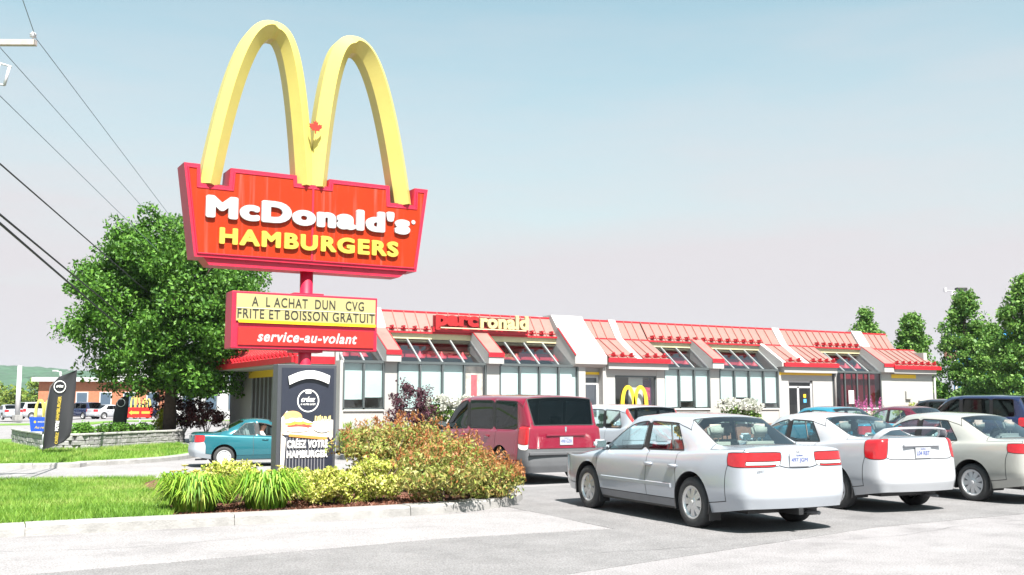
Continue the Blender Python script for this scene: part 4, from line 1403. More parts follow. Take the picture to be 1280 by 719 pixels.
def beam(u0, u1, low=EAVE2, capm=ROOFP, full=True):
    """white roof beam: rises in front of the roof, steps at the eave and runs up to the parapet"""
    pr = [(low[0] + .03, low[1] - .32), (low[0] + .03, low[1] + .05), (EAVE1[0] - .02, EAVE1[1] + .09), (TOP[0] - .02, TOP[1] + .10), (TOP[0] + .3, TOP[1] + .10), (TOP[0] + .3, 3.6), (GTOP[0] - .02, GTOP[1] - .45), (33.4, 3.02)]
    if not full:      # stops under the upper roof
        pr = pr[:2] + [(EAVE1[0] - .02, EAVE1[1] + .09), (EAVE1[0] + .04, 4.06), (GTOP[0] - .02, GTOP[1] - .45), (33.4, 3.02)]
    b_ = rp('roof_beam', pr, u0, u1, WHITEW)
    # faded sheet on the lower run, red edges and nose
    a, c = (low[0] + .03, low[1] + .054), (EAVE1[0] - .02, EAVE1[1] + .094)
    rp('beam_cap', [a, (a[0], a[1] + .02), (c[0], c[1] + .02), c], u0 + .03, u1 - .03, capm, b_)
    for x in (u0, u1 - .03):
        rp('beam_edge', [a, (a[0], a[1] + .03), (c[0], c[1] + .03), c], x, x + .03, TRIMR, b_)
    rp('beam_nose', [(low[0], low[1] - .08), (low[0], low[1] + .085), (low[0] + .028, low[1] + .085), (low[0] + .028, low[1] - .08)], u0 - .01, u1 + .01, TRIMR, b_)
    return b_

def pier(u0, u1, full=True):
    rb('pier', u0, u1, FV - .02, FV + .5, .0, 3.02, WHITEW)
    beam(u0 - .02, u1 + .02, full=full)

def bay(u0, u1, n, blinds, dark=False, sill=1.36):
    """glazed bay: sill wall, vertical panes, sloped panes over them, blinds inside"""
    w_ = (u1 - u0) / n
    rb('sill_wall', u0, u1, FV, FV + .22, .0, sill - .05, WHITEW)
    rb('sill', u0, u1, FV - .05, FV + .24, sill - .05, sill, mat('sill_white', (.6, .6, .58), .6))
    bm = bmesh.new()
    for k in range(n + 1):
        u = u0 + k * w_
        add_box(bm, u - .032 - OX, u + .032 - OX, -.03, .06, sill, 2.94)
    add_box(bm, u0 - OX, u1 - OX, -.045, .075, 2.94, 3.03)
    add_box(bm, u0 - OX, u1 - OX, -.03, .06, sill, sill + .06)
    fr_ = bm_obj('window_frame', bm, ALUM, rest)
    dv, dz = GTOP[0] - GBOT[0], GTOP[1] - GBOT[1]; L = math.hypot(dv, dz); ang = math.atan2(dz, dv)
    for k in range(n + 1):
        u = u0 + k * w_
        bm = bmesh.new()
        add_box(bm, u - .028 - OX, u + .028 - OX, 0, L, -.02, .045, Matrix.Translation((0, GBOT[0] - OY, GBOT[1])) @ Matrix.Rotation(ang, 4, 'X'))
        bm_obj('sloped_glazing_bar', bm, ALUML, rest)
    for k in range(n):
        a = u0 + k * w_ + .034; b = u0 + (k + 1) * w_ - .034
        p = rpane('window_pane', a, b, FV + .015, sill + .062, 2.938, DGLASS if dark else WGLASS, fr_)
        bm = bmesh.new(); bm.faces.new([bm.verts.new(q_) for q_ in ((a - OX, .02, 0), (b - OX, .02, 0), (b - OX, L - .01, 0), (a - OX, L - .01, 0))]); bm.transform(Matrix.Translation((0, GBOT[0] - OY, GBOT[1])) @ Matrix.Rotation(ang, 4, 'X'))
        bm_obj('sloped_pane', bm, SGLASS, fr_)
        bl = blinds[k] if blinds else 0
        if bl:
            rb('blind', a - .02, b + .02, FV + .12, FV + .126, 2.93 - bl, 2.93, BLIND, fr_)
            tube('blind_bar', [(a - OX, .123, 2.93 - bl), (b - OX, .123, 2.93 - bl)], .014, BLIND, fr_, 6)
    # red lamps and a blue strip under the roof inside
    rb('interior_valance', u0 + .1, u1 - .1, 34.5, 34.7, 3.25, 3.5, REDIN)
    for k in range(n):
        u = u0 + (k + .5) * w_
        bm = bmesh.new(); add_lathe(bm, [(.02, .28), (.05, .2), (.17, .05), (.2, .0), (.18, .0)], 14, 'z')
        bm_obj('pendant_lamp', bm, REDIN, rest, loc=(u - OX, 34.0 - OY, 3.18), smooth=True)

# bays and piers along the front
rb('corner_pier', 12.37, 12.50, FV - .02, FV + .4, 0, 3.02, WHITEW)
bay(12.50, 13.96, 2, (1.22, 1.15))
pier(13.96, 14.47)
bay(14.47, 17.95, 4, (1.50, 1.38, 1.36, .02))
pier(17.95, 18.54, False)
bay(18.54, 21.95, 4, (1.5, 1.5, 1.5, 1.5))
bay(26.12, 28.48, 3, (1.5, 1.26, 1.5))
pier(28.48, 29.04, False)
bay(29.04, 32.34, 4, (1.34, 1.1, 1.42, 1.34))
bay(35.65, 38.79, 4, None, dark=True)
pier(38.79, 39.44)
# painted drawing panel in one pane and red screens in the dark bay
rb('window_mural', 17.12, 17.9, FV + .14, FV + .15, 1.4, 2.93, mat('mural', (.5, .42, .38), .7, var=.55, vscale=2.6))
rb('mural_figure', 17.42, 17.66, FV + .128, FV + .138, 1.7, 2.6, mat('mural_red', (.5, .08, .1), .7, var=.4, vscale=5))
for k in (1, 2, 3):
    rb('red_screen', 35.65 + k * .785 + .05, 35.65 + (k + 1) * .785 - .05, FV + .3, FV + .32, 1.4, 2.9, REDIN)
rb('notice', 36.62, 36.95, FV - .04, FV - .031, 1.55, 2.15, mat('notice_white', (.75, .76, .75), .5))
rb('notice_print', 36.72, 36.85, FV - .046, FV - .0405, 1.75, 1.95, mat('notice_print', (.45, .5, .45), .5))

# upper roof sections
slope_panels(12.45, 13.94, EAVE1, TOP)
slope_panels(14.49, 21.70, EAVE1, TOP)
slope_panels(26.20, 32.60, EAVE1, TOP)
slope_panels(35.72, 38.75, EAVE1, TOP)

def porch(u0, u1, gaps, bm_list):
    """projecting entrance roof: lower run of sheets out to a deep red eave, white beams between"""
    for a, b in gaps:
        slope_panels(a, b, EAVE2, EAVE1, guards=True)
        slope_panels(a, b, EAVE1, TOP, guards=False)
    for a, b in bm_list:
        rp('roof_beam', [(EAVE2[0] + .05, EAVE2[1] - .02), (EAVE1[0], EAVE1[1] + .045), (TOP[0] - .02, TOP[1] + .06), (TOP[0] + .3, TOP[1] + .06), (TOP[0] + .3, 4.2), (EAVE1[0] + .2, 4.05), (EAVE2[0] + .1, EAVE2[1] - .1)], a, b, WHITEW)
    rb('eave_fascia', u0, u1, EAVE2[0] - .05, EAVE2[0] + .05, EAVE2[1] - .17, EAVE2[1] - .005, TRIMR)
    rp('porch_soffit', [(EAVE2[0] + .05, EAVE2[1] - .16), (EAVE2[0] + .05, EAVE2[1] - .42), (FV + .1, EAVE2[1] - .42), (FV + .1, EAVE2[1] - .16)], u0 + .04, u1 - .04, WHITEW)
    rp('roof_filler', [(FV + .0, 2.92), (EAVE2[0] + .25, EAVE2[1] - .05), (EAVE1[0] + .1, EAVE1[1] - .06), (EAVE1[0] + .5, 3.9), (FV + .9, 2.92)], u0 + .03, u1 - .03, WHITEW)
porch(23.20, 26.20, ((23.25, 24.55), (24.90, 26.15)), ((24.55, 24.90),))
# tall white cheek wall left of the entrance
rp('cheek_wall', [(FV - .02, 2.95), (EAVE2[0] + .1, EAVE2[1] - .25), (EAVE2[0] + .1, EAVE2[1] + .06), (EAVE1[0] - .05, EAVE1[1] + .35), (TOP[0] - .1, TOP[1] + .13), (TOP[0] + .5, TOP[1] + .13), (TOP[0] + .5, 3.4), (FV + .9, 2.95)], 21.72, 23.2, WHITEW)
rp('cheek_trim', [(EAVE2[0] + .09, EAVE2[1] + .062), (EAVE1[0] - .06, EAVE1[1] + .352), (EAVE1[0] - .06, EAVE1[1] + .38), (EAVE2[0] + .06, EAVE2[1] + .09)], 21.70, 21.76, TRIMR)
porch(32.45, 35.75, ((32.62, 33.62), (34.05, 35.70)), ((33.62, 34.05),))
rp('cheek_wall', [(EAVE2[0] + .05, EAVE2[1] - .17), (EAVE2[0] + .05, EAVE2[1] + .03), (EAVE1[0], EAVE1[1] + .05), (EAVE1[0] + .2, 3.9), (FV + .4, 3.1)], 32.36, 32.60, WHITEW)
# entrance block one: door, piers, big window with the printed arch
rb('entrance_wall', 21.95, 22.30, FV - .02, FV + .3, 0, 2.95, WHITEW)
rb('entrance_wall', 22.30, 23.10, FV + .25, FV + .4, 2.6, 2.95, WHITEW)
d_ = rb('door', 22.30, 23.10, FV + .27, FV + .31, FL, 2.6, mat('door_alum', (.5, .5, .52), .5))
rpane('door_pane', 22.40, 23.0, FV + .26, 1.05, 2.30, DGLASS, d_)
rpane('door_pane', 22.40, 23.0, FV + .26, 2.38, 2.56, DGLASS, d_)
rb('door_backing', 22.36, 23.04, FV + .32, FV + .34, FL, 2.6, ROOMD, d_)
rb('band', 22.28, 23.12, FV + .20, FV + .262, 2.68, 2.78, YELB)
rb('pier', 23.10, 23.67, FV - .04, FV + .5, 0, 2.95, WHITEW)
rb('pier', 25.72, 26.12, FV - .04, FV + .5, 0, 2.95, WHITEW)
rb('lintel', 23.67, 25.72, FV - .03, FV + .4, 2.66, 2.95, WHITEW)
rb('sill_wall', 23.67, 25.72, FV - .02, FV + .3, 0, 1.25, WHITEW)
bm = bmesh.new()
for a, b, z0, z1 in ((23.67, 23.73, 1.25, 2.66), (25.66, 25.72, 1.25, 2.66), (23.73, 25.66, 2.60, 2.66), (23.73, 25.66, 1.25, 1.31)):
    add_box(bm, a - OX, b - OX, .0, .08, z0, z1)
wf = bm_obj('window_frame', bm, ALUM, rest)
rpane('window_pane', 23.73, 25.66, FV + .035, 1.31, 2.60, WGLASS, wf)
rb('window_screen', 24.5, 25.2, FV + .2, FV + .22, 1.31, 2.6, mat('screen_grey', (.42, .42, .42), .7), wf)
rb('window_poster', 25.2, 25.62, FV + .2, FV + .22, 1.31, 2.5, mat('poster_dark', (.05, .02, .05), .6), wf)
rb('window_poster_mark', 25.3, 25.55, FV + .186, FV + .197, 1.7, 2.2, mat('poster_red', (.35, .04, .08), .6, var=.6, vscale=7), wf)
def arch_print(u0, u1, z0, z1, y, name, m, parent, wdt=.13, dep=.012, ox=0, oy=0):
    """two tall arches side by side, as a flat piece"""
    c = (u0 + u1) / 2
    for s in (0, 1):
        a = u0 if s == 0 else c - wdt * .35; b = c + wdt * .35 if s == 0 else u1
        mid = (a + b) / 2; hw = (b - a) / 2
        bm = bmesh.new(); rings = []
        for t in np.linspace(0, math.pi, 25):
            ct_, st_ = math.cos(t), math.sin(t)
            so = st_ ** .75
            xo, zo = mid - hw * ct_, z0 + (z1 - z0) * so
            xi, zi = mid - (hw - wdt) * ct_, z0 + (z1 - z0 - wdt * .9) * so
            rings.append([bm.verts.new((xo - ox, y - oy, zo)), bm.verts.new((xi - ox, y - oy, zi)), bm.verts.new((xi - ox, y + dep - oy, zi)), bm.verts.new((xo - ox, y + dep - oy, zo))])
        for p, q in zip(rings, rings[1:]):
            for k in range(4): bm.faces.new((p[k], p[(k + 1) % 4], q[(k + 1) % 4], q[k]))
        bm.faces.new(rings[0]); bm.faces.new(rings[-1])
        bmesh.ops.recalc_face_normals(bm, faces=bm.faces)
        bm_obj(name, bm, m, parent)
arch_print(23.95, 25.30, 1.28, 2.28, FV - .02, 'window_arch', YELB, rest, .17, .02, OX, OY)
# entrance block two
rb('entrance_wall', 32.34, 32.94, FV - .02, FV + .3, 0, 2.95, WHITEW)
rb('entrance_wall', 34.40, 35.65, FV - .02, FV + .3, 0, 2.95, WHITEW)
rb('lintel', 32.94, 34.40, FV - .02, FV + .3, 2.56, 2.95, WHITEW)
rb('band', 32.4, 35.6, FV - .035, FV - .022, 2.80, 2.93, YELB)
bm = bmesh.new()
for a, b, z0, z1 in ((32.94, 33.02, FL, 2.56), (33.52, 33.62, FL, 2.3), (34.32, 34.40, FL, 2.56), (32.94, 34.40, 2.48, 2.56), (33.0, 34.34, 2.24, 2.32), (33.0, 34.34, FL, .95)):
    add_box(bm, a - OX, b - OX, .05, .14, z0, z1)
d2 = bm_obj('door', bm, mat('door_alum', (.5, .5, .52), .5), rest)
rpane('door_pane', 33.02, 33.52, FV + .08, .95, 2.24, DGLASS, d2)
rpane('door_pane', 33.62, 34.32, FV + .08, .95, 2.24, DGLASS, d2)
rpane('door_pane', 33.02, 34.32, FV + .08, 2.32, 2.48, DGLASS, d2)
rb('door_sticker', 33.9, 34.05, FV + .066, FV + .076, 1.82, 1.97, YELB, d2)
rb('door_sticker', 33.9, 34.07, FV + .066, FV + .076, 1.6, 1.76, mat('sticker_blue', (.1, .4, .7), .5), d2)
# end block
rb('end_wall', 39.44, END, FV - .02, FV + .25, 0, 2.95, WHITEW)
rb('end_side_wall', END - .25, END, FV + .25, 46.8, 0, 4.0, WHITEW)
rb('band', 39.5, 41.2, FV - .04, FV - .022, 2.74, 2.92, YELB)
rb('meter_box', 40.4, 40.75, FV - .12, FV - .02, 1.75, 2.15, SOFF, bev=.02)
rb('vent_box', 41.3, 41.9, FV - .15, FV - .02, 1.3, 1.72, SOFF, bev=.02)
tube('downpipe', [(END + .02 - OX, -.1, 2.95), (END + .02 - OX, -.1, .1)], .05, WHITEW, rest)
tube('downpipe', [(35.72 - OX, -.16, 2.98), (35.72 - OX, -.1, 2.7), (35.72 - OX, -.1, .8)], .05, WHITEW, rest)
slope_panels(39.46, 41.2, EAVE1, TOP, guards=False)
slope_panels(39.46, END + .1, EAVE2, EAVE1, guards=True)
rb('eave_fascia', 39.4, END + .25, EAVE2[0] - .05, EAVE2[0] + .05, EAVE2[1] - .17, EAVE2[1] - .005, TRIMR)
rp('porch_soffit', [(EAVE2[0] + .05, EAVE2[1] - .06), (EAVE2[0] + .05, EAVE2[1] - .36), (FV + .1, EAVE2[1] - .36), (FV + .1, EAVE2[1] - .06)], 39.46, END - .0, WHITEW)
rp('roof_filler', [(FV + .0, 2.92), (EAVE2[0] + .25, EAVE2[1] - .05), (EAVE1[0] + .1, EAVE1[1] - .06), (EAVE1[0] + .5, 3.9), (FV + .9, 2.92)], 39.47, END - .02, WHITEW)
# hipped right end of the roof
py_obj('hip_roof', [(41.2 - OX, TOP[0] - OY, TOP[1]), (END + .15 - OX, EAVE1[0] - OY - .5, 3.95), (END + .25 - OX, EAVE2[0] - OY, EAVE2[1]), (END + .25 - OX, 6, EAVE2[1]), (41.2 - OX, 6, TOP[1]), (41.2 - OX, EAVE1[0] - OY, EAVE1[1])], [(0, 5, 2, 3, 4)], ROOFP, rest)
# left end: drive-through side with canopy
rb('side_wall', 12.37, 12.6, FV + .4, 46.8, 0, 3.6, WHITEW)
rb('side_door_recess', 12.30, 12.37, 40.2, 43.2, FL - .9, 2.62, ROOMD)
for k in range(6):
    rb('side_door_bar', 12.26, 12.30, 40.2 + k * .57, 40.27 + k * .57, FL - .9, 2.62, ALUML)
rb('side_band', 12.26, 12.37, 38.6, 43.6, 2.62, 2.95, YELB)
def side_slope(v0, v1):
    n = round((v1 - v0) / .46); w_ = (v1 - v0) / n
    a = (10.95, 3.12); b = (12.6, 4.15)
    L = math.hypot(b[0] - a[0], b[1] - a[1]); ang = math.atan2(b[1] - a[1], b[0] - a[0])
    bm = bmesh.new(); add_box(bm, 0, L, 0, w_, -.03, 0); me = bpy.data.meshes.new('roof_sheet'); bm.to_mesh(me); bm.free(); me.materials.append(ROOFP)
    bm = bmesh.new(); add_box(bm, 0, L, -.013, .013, 0, .038); ms = bpy.data.meshes.new('seam'); bm.to_mesh(ms); bm.free(); ms.materials.append(TRIMR)
    for k in range(n):
        p = link('roof_sheet', me, None, rest, (a[0] - OX, v0 + k * w_ - OY, a[1]), (0, -ang, 0))
        link('seam', ms, None, p)
        link('snow_guard', GUARD, None, p, (.12, w_ * .5, 0), (0, 0, R(-90)))
    rb('eave_fascia', 10.88, 10.98, v0, v1, 2.94, 3.14, TRIMR)
    rb('canopy_soffit', 10.98, 12.37, v0, v1, 2.90, 2.96, SOFF)
side_slope(33.6, 46.5)
rb('canopy_end', 10.98, 12.4, 33.5, 33.6, 2.9, 3.15, TRIMR)
py_obj('canopy_gable', [(10.95 - OX, .6, 3.1), (12.4 - OX, .6, 3.1), (12.6 - OX, .6, 4.1)], [(0, 1, 2)], WHITEW, rest)
# roof sign letters
rs = rb('roof_sign_tray', 16.3, 20.35, 33.98, 34.2, 4.17, 4.36, TRIMR)
bold_letters('parc', mat('letter_red', (.30, .012, .014), .45), rs, (16.35 - OX, 33.97 - OY, 4.24), 1.78, .56, depth=.09, grow=.06, space=1.05, res=.018)
bold_letters('ronald', mat('letter_pale_yellow', (.44, .385, .2), .45), rs, (18.2 - OX, 33.97 - OY, 4.36), 2.1, .54, depth=.09, grow=.045, space=1.05, res=.018)
rb('roof_sign_shade_board', 16.3, 20.3, 34.0, 34.04, 4.37, 4.78, mat('board_dark_red', (.16, .008, .012), .5), rs)  # red backing; its dark colour also stands in for letter shadows on the roof
box('sign_rail', 16.5 - OX, 20.2 - OX, .88, .93, 4.31, 4.35, mat('rail_cream', (.7, .45, .3), .5), rs)
# rooftop plant frame
tube('roof_rail', [(19.6 - OX, 3.2, 5.05), (22.6 - OX, 3.2, 5.12), (24.6 - OX, 3.2, 4.95)], .02, ALUML, rest, 6)
rb('rooftop_unit', 20.4, 23.6, 37.5, 40.5, 4.6, 5.25, mat('unit_grey', (.55, .55, .55), .6), bev=.03)
# ------------------------------------------------------------------ vegetation
def leaf_mesh(name, C, size, m, up=0.3, aspect=.55, sv=.3, dirs=None, smooth=False):
    """many single leaf quads at points C"""
    N = len(C)
    if dirs is None:
        d = rng.normal(size=(N, 3)); d[:, 2] += up
    else:
        d = dirs + rng.normal(size=(N, 3)) * .35
    d /= np.linalg.norm(d, axis=1, keepdims=True)
    r = rng.normal(size=(N, 3)); s = np.cross(d, r); s /= np.linalg.norm(s, axis=1, keepdims=True)
    n = np.cross(d, s)
    L = (size * (1 + sv * rng.normal(size=N))).clip(size * .4, size * 1.9)[:, None]
    base = C - d * L * .5
    Vt = np.stack([base, base + d * L * .5 + s * L * aspect * .5 + n * L * .06, base + d * L, base + d * L * .5 - s * L * aspect * .5 + n * L * .06], 1).reshape(-1, 3)
    me = bpy.data.meshes.new(name)
    me.vertices.add(4 * N); me.vertices.foreach_set('co', Vt.astype(np.float32).ravel())
    me.loops.add(4 * N); me.loops.foreach_set('vertex_index', np.arange(4 * N, dtype=np.int32))
    me.polygons.add(N)
    me.polygons.foreach_set('loop_start', np.arange(0, 4 * N, 4, dtype=np.int32))
    me.update(); me.validate()
    me.materials.append(m)
    return me

def clumps(n, shape, rad, per, jitter=1.0):
    """n clump centres from shape() -> leaf points gaussian about each"""
    out = []
    for k in range(n):
        c = np.array(shape())
        r_ = rad * random.uniform(.6, 1.25)
        m_ = int(per * random.uniform(.6, 1.3))
        p = rng.normal(size=(m_, 3)); p /= np.linalg.norm(p, axis=1, keepdims=True)
        p *= (rng.random((m_, 1)) ** .4) * r_
        p[:, 2] *= .75
        out.append(c + p)
    return np.concatenate(out)

def ellipsoid(cx, cy, cz, rx, ry, rz, inner=.35, profile=None, full=0):
    def f():
        while True:
            v = rng.normal(size=3); v /= np.linalg.norm(v)
            r_ = (inner + (1 - inner) * random.random() ** .55)
            r_ *= 1 + .10 * math.sin(5 * v[0] + 3 * v[2]) + .07 * math.sin(9 * v[1] - 4 * v[2])
            p = v * r_
            if full: p = p / (math.hypot(v[0], v[1]) ** full + abs(v[2]) ** full) ** (1 / full)
            if profile is None or math.hypot(p[0], p[1]) <= profile(p[2]):
                return cx + p[0] * rx, cy + p[1] * ry, cz + p[2] * rz
    return f

BARK = mat('bark', (.07, .05, .04), .95, var=.3, vscale=8, bump=.8, bscale=14)
def tree(name, loc, crown_mesh, trunk_r, trunk_h, limbs, label, group=None, lean=0.0, reach=1.0):
    t = empty(name, loc, 0, label, 'tree', group)
    path = [(0, 0, -.1), (.02, .01, trunk_h * .3), (-.03, .02, trunk_h * .65), (lean, 0, trunk_h)]
    tr = tube('trunk', path, [trunk_r * 1.25, trunk_r, trunk_r * .85, trunk_r * .35], BARK, t, 10)
    for k in range(limbs):
        a = 2 * math.pi * k / limbs + random.uniform(-.3, .3); z = trunk_h * random.uniform(.35, .75)
        ln = trunk_h * random.uniform(.28, .5) * reach
        p0 = Vector((0, 0, z)); p1 = p0 + Vector((math.cos(a) * ln * .5, math.sin(a) * ln * .5, ln * .35)); p2 = p0 + Vector((math.cos(a) * ln, math.sin(a) * ln, ln * .8))
        tube('limb', [p0, p1, p2], [trunk_r * .4, trunk_r * .25, trunk_r * .08], BARK, tr, 6)
    link('crown', crown_mesh, None, t)
    return t

GREEN_T = leaf_mat('leaves_ash', [(.025, .08, .008), (.045, .13, .012), (.075, .19, .018), (.125, .26, .035)], trans=.18)
GREEN_L = leaf_mat('leaves_linden', [(.04, .12, .02), (.075, .18, .028), (.12, .24, .04), (.17, .29, .06)], trans=.25)
# big tree by the access lane
pr = lambda z: 1.0 if z > -.15 else (1 + (z + .15) * .55 if z > -.74 else -1)
C = clumps(540, ellipsoid(0, 0, 5.1, 4.35, 4.35, 4.05, .3, pr, 2.5), .70, 200)
cm = leaf_mesh('crown', C, .17, GREEN_T, up=.25, aspect=.5)
tree('shade_tree', (9.5, 45.7, .05), cm, .24, 7.2, 9, 'large round leafy green tree standing left of the tall sign')

def conic(h, r, z0):
    def f():
        while True:
            z = random.random()
            rr = r * ((1 - z) ** .75 + .06) * (.8 + .35 * math.sin(z * 26) * .3)
            if z < .12: rr *= .6 + z * 3.3
            a = random.uniform(0, 2 * math.pi); q = random.random() ** .5
            return rr * q * math.cos(a), rr * q * math.sin(a), z0 + z * h
    return f
for i, (u, v, h, r, lab) in enumerate((
        (52.0, 45.2, 7.5, 2.3, 'leftmost slim green tree rising behind the restaurant roof end'),
        (52.0, 41.7, 7.0, 2.2, 'second slim green tree from the restaurant roof end'),
        (49.4, 36.2, 7.6, 2.9, 'tall pointed green tree to the right of the restaurant, before the blue building'),
        (46.4, 30.6, 7.7, 3.1, 'tall dense green tree at the right edge, behind the dark cars'),
        (60.0, 42.0, 6.6, 2.6, 'lower green tree in the gap behind the two tall right-hand trees'))):
    C = clumps(190, conic(h - .6, r, .5), .5, 125)
    tree('linden_tree', (u, v, 0), leaf_mesh('crown', C, .17, GREEN_L, up=.2), .13, h * .85, 6, lab, 'trees right of the restaurant', reach=.35)

def shrub(name, loc, rx, ry, h, m, label, leaf=.055, n=40, per=90, rad=.2, cat='shrub', group=None, up=.4, stems=5, stem_m=None, inner=.25, aspect=.55, extra=None):
    t = empty(name, loc, 0, label, cat, group)
    C = clumps(n, ellipsoid(0, 0, h * .52, rx - rad * .5, ry - rad * .5, h * .48 - rad * .2, inner), rad, per)
    C = C[C[:, 2] > .02]
    link('foliage', leaf_mesh('foliage', C, leaf, m, up=up, aspect=aspect), None, t)
    for k in range(stems):
        a = 2 * math.pi * k / stems
        tube('stem', [(math.cos(a) * .03, math.sin(a) * .03, -.05), (math.cos(a) * rx * .3, math.sin(a) * rx * .3, h * .4), (math.cos(a) * rx * .6, math.sin(a) * ry * .6, h * .75)], [.02, .014, .005], stem_m or BARK, t, 5)
    if extra: extra(t)
    return t

EUON = leaf_mat('leaves_variegated', [(.18, .28, .03), (.36, .40, .06), (.52, .50, .12), (.60, .57, .24)], trans=.2)
gl_ = lambda u, v: gz(u, v) + .10
for u, v, r, h, lab in ((4.15, 15.75, .62, .66, 'leftmost yellow-green mounded shrub, behind the day lilies'),
                        (5.15, 15.45, .62, .50, 'yellow-green mounded shrub in front of the poster stand'),
                        (5.35, 14.62, .50, .55, 'low yellow-green shrub at the kerb, right of the day lilies'),
                        (6.12, 14.72, .60, .66, 'rounded yellow-green shrub touching the orange-tipped shrubs')):
    shrub('variegated_shrub', (u, v, gl_(u, v)), r, r * .9, h, EUON, lab, leaf=.05, n=70, per=85, rad=.13, group='yellow-green shrubs in the bed')

DAYL = leaf_mat('leaves_daylily', [(.08, .21, .013), (.14, .29, .02), (.22, .36, .03), (.34, .42, .08)], trans=.3)
PETAL = mat('daylily_petal', (.62, .50, .14), .6)
def daylily(loc, r, h, n, label):
    t = empty('daylily_clump', loc, 0, label, 'plant', 'day lilies by the kerb')
    bm = bmesh.new()
    for k in range(n):
        a = random.uniform(0, 2 * math.pi); b = random.random() ** .5 * r * .42
        p = Vector((math.cos(a) * b, math.sin(a) * b, 0)); a2 = a + random.uniform(-.7, .7)
        d = Vector((math.cos(a2), math.sin(a2), 0)); L = random.uniform(.6, 1.15)
        rch = r * random.uniform(.35, .95) * L; hh = h * random.uniform(.55, 1.1)
        s = Vector((-d.y, d.x, 0)) * random.uniform(.009, .015)
        pts = [p, p + d * rch * .25 + Vector((0, 0, hh * .65)), p + d * rch * .62 + Vector((0, 0, hh * .95)), p + d * rch + Vector((0, 0, hh * random.uniform(.25, .8)))]
        w_ = (1, 1.15, .8, .05)
        prev = None
        for q, ww in zip(pts, w_):
            cur = (bm.verts.new(q - s * ww), bm.verts.new(q + s * ww))
            if prev: bm.faces.new((prev[0], prev[1], cur[1], cur[0]))
            prev = cur
    bm_obj('leaves', bm, DAYL, t)
    for k in range(4):
        a = random.uniform(0, 6.28); b = random.uniform(.1, r * .8); top = Vector((math.cos(a) * b, math.sin(a) * b, h * random.uniform(.9, 1.25)))
        tube('flower_stalk', [(top.x * .3, top.y * .3, 0), top], [.006, .004], DAYL, t, 4)
        bm = bmesh.new()
        for j in range(6):
            c = j * math.pi / 3; e = Vector((math.cos(c), math.sin(c), 0)); q = Vector((-e.y, e.x, 0)) * .015
            v0 = bm.verts.new(top); v1 = bm.verts.new(top + e * .03 + q + Vector((0, 0, .03))); v2 = bm.verts.new(top + e * .06 + Vector((0, 0, .03))); v3 = bm.verts.new(top + e * .03 - q + Vector((0, 0, .03)))
            bm.faces.new((v0, v1, v2, v3))
        bm_obj('flower', bm, PETAL, t)
daylily((3.42, 14.62, gl_(3.42, 14.62)), .60, .50, 620, 'leftmost clump of day lilies, beside the lawn')
daylily((4.38, 14.52, gl_(4.38, 14.52)), .62, .52, 680, 'clump of day lilies at the kerb between lily clump and low shrub')
daylily((3.55, 15.9, gl_(3.55, 15.9)), .50, .45, 380, 'smaller clump of day lilies at the back, next to the lane')

SORB = leaf_mat('leaves_false_spirea', [(.15, .22, .035), (.22, .27, .05), (.30, .27, .08), (.28, .15, .05), (.22, .27, .06), (.36, .33, .13)], trans=.2)
SORT = leaf_mat('leaves_rust_tips', [(.30, .10, .03), (.36, .15, .05), (.25, .08, .03), (.33, .22, .08)], trans=.25)
def rust_spikes(rx, ry, h, n):
    def f(t):
        bm_pts = []; dirs = []
        for k in range(n):
            a = random.uniform(0, 6.28); q = random.random() ** .5
            x, y = math.cos(a) * rx * q, math.sin(a) * ry * q
            z = h * (.52 + .48 * math.sqrt(max(0, 1 - q * q)))
            L = random.uniform(.10, .24); lean = Vector((x * .25, y * .25, 1)).normalized()
            for j in range(16):
                s_ = j / 16
                c = Vector((x, y, z - .05)) + lean * L * s_
                bm_pts.append(tuple(c + Vector(rng.normal(size=3) * .035 * (1 - s_ * .8))))
                dirs.append((random.uniform(-.7, .7), random.uniform(-.7, .7), .8))
        link('spikes', leaf_mesh('spikes', np.array(bm_pts), .05, SORT, dirs=np.array(dirs), aspect=.4), None, t)['kind'] = 'stuff'
    return f
for u, v, rx, ry, h, lab in ((6.95, 14.05, .82, .80, .84, 'orange-tipped shrub spilling over the kerb at the island tip'),
                             (7.75, 14.15, .62, .52, .55, 'low orange-tipped shrub hanging over the kerb at the very tip'),
                             (8.2, 14.85, .50, .5, .58, 'low orange-tipped shrub over the kerb nearest the minivan'),
                             (7.65, 15.3, .82, .9, .98, 'orange-tipped shrub at the right, next to the red minivan'),
                             (6.95, 16.4, .85, .80, 1.18, 'orange-tipped shrub at the back, right of the poster stand'),
                             (7.7, 16.9, .88, .85, 1.24, 'tallest orange-tipped shrub, highest in the middle of the bed')):
    shrub('rust_tipped_shrub', (u, v, gl_(u, v)), rx, ry, h, SORB, lab, leaf=.065, n=85, per=85, rad=.18, group='orange-tipped shrubs in the bed', aspect=.4, extra=rust_spikes(rx, ry, h, 48))

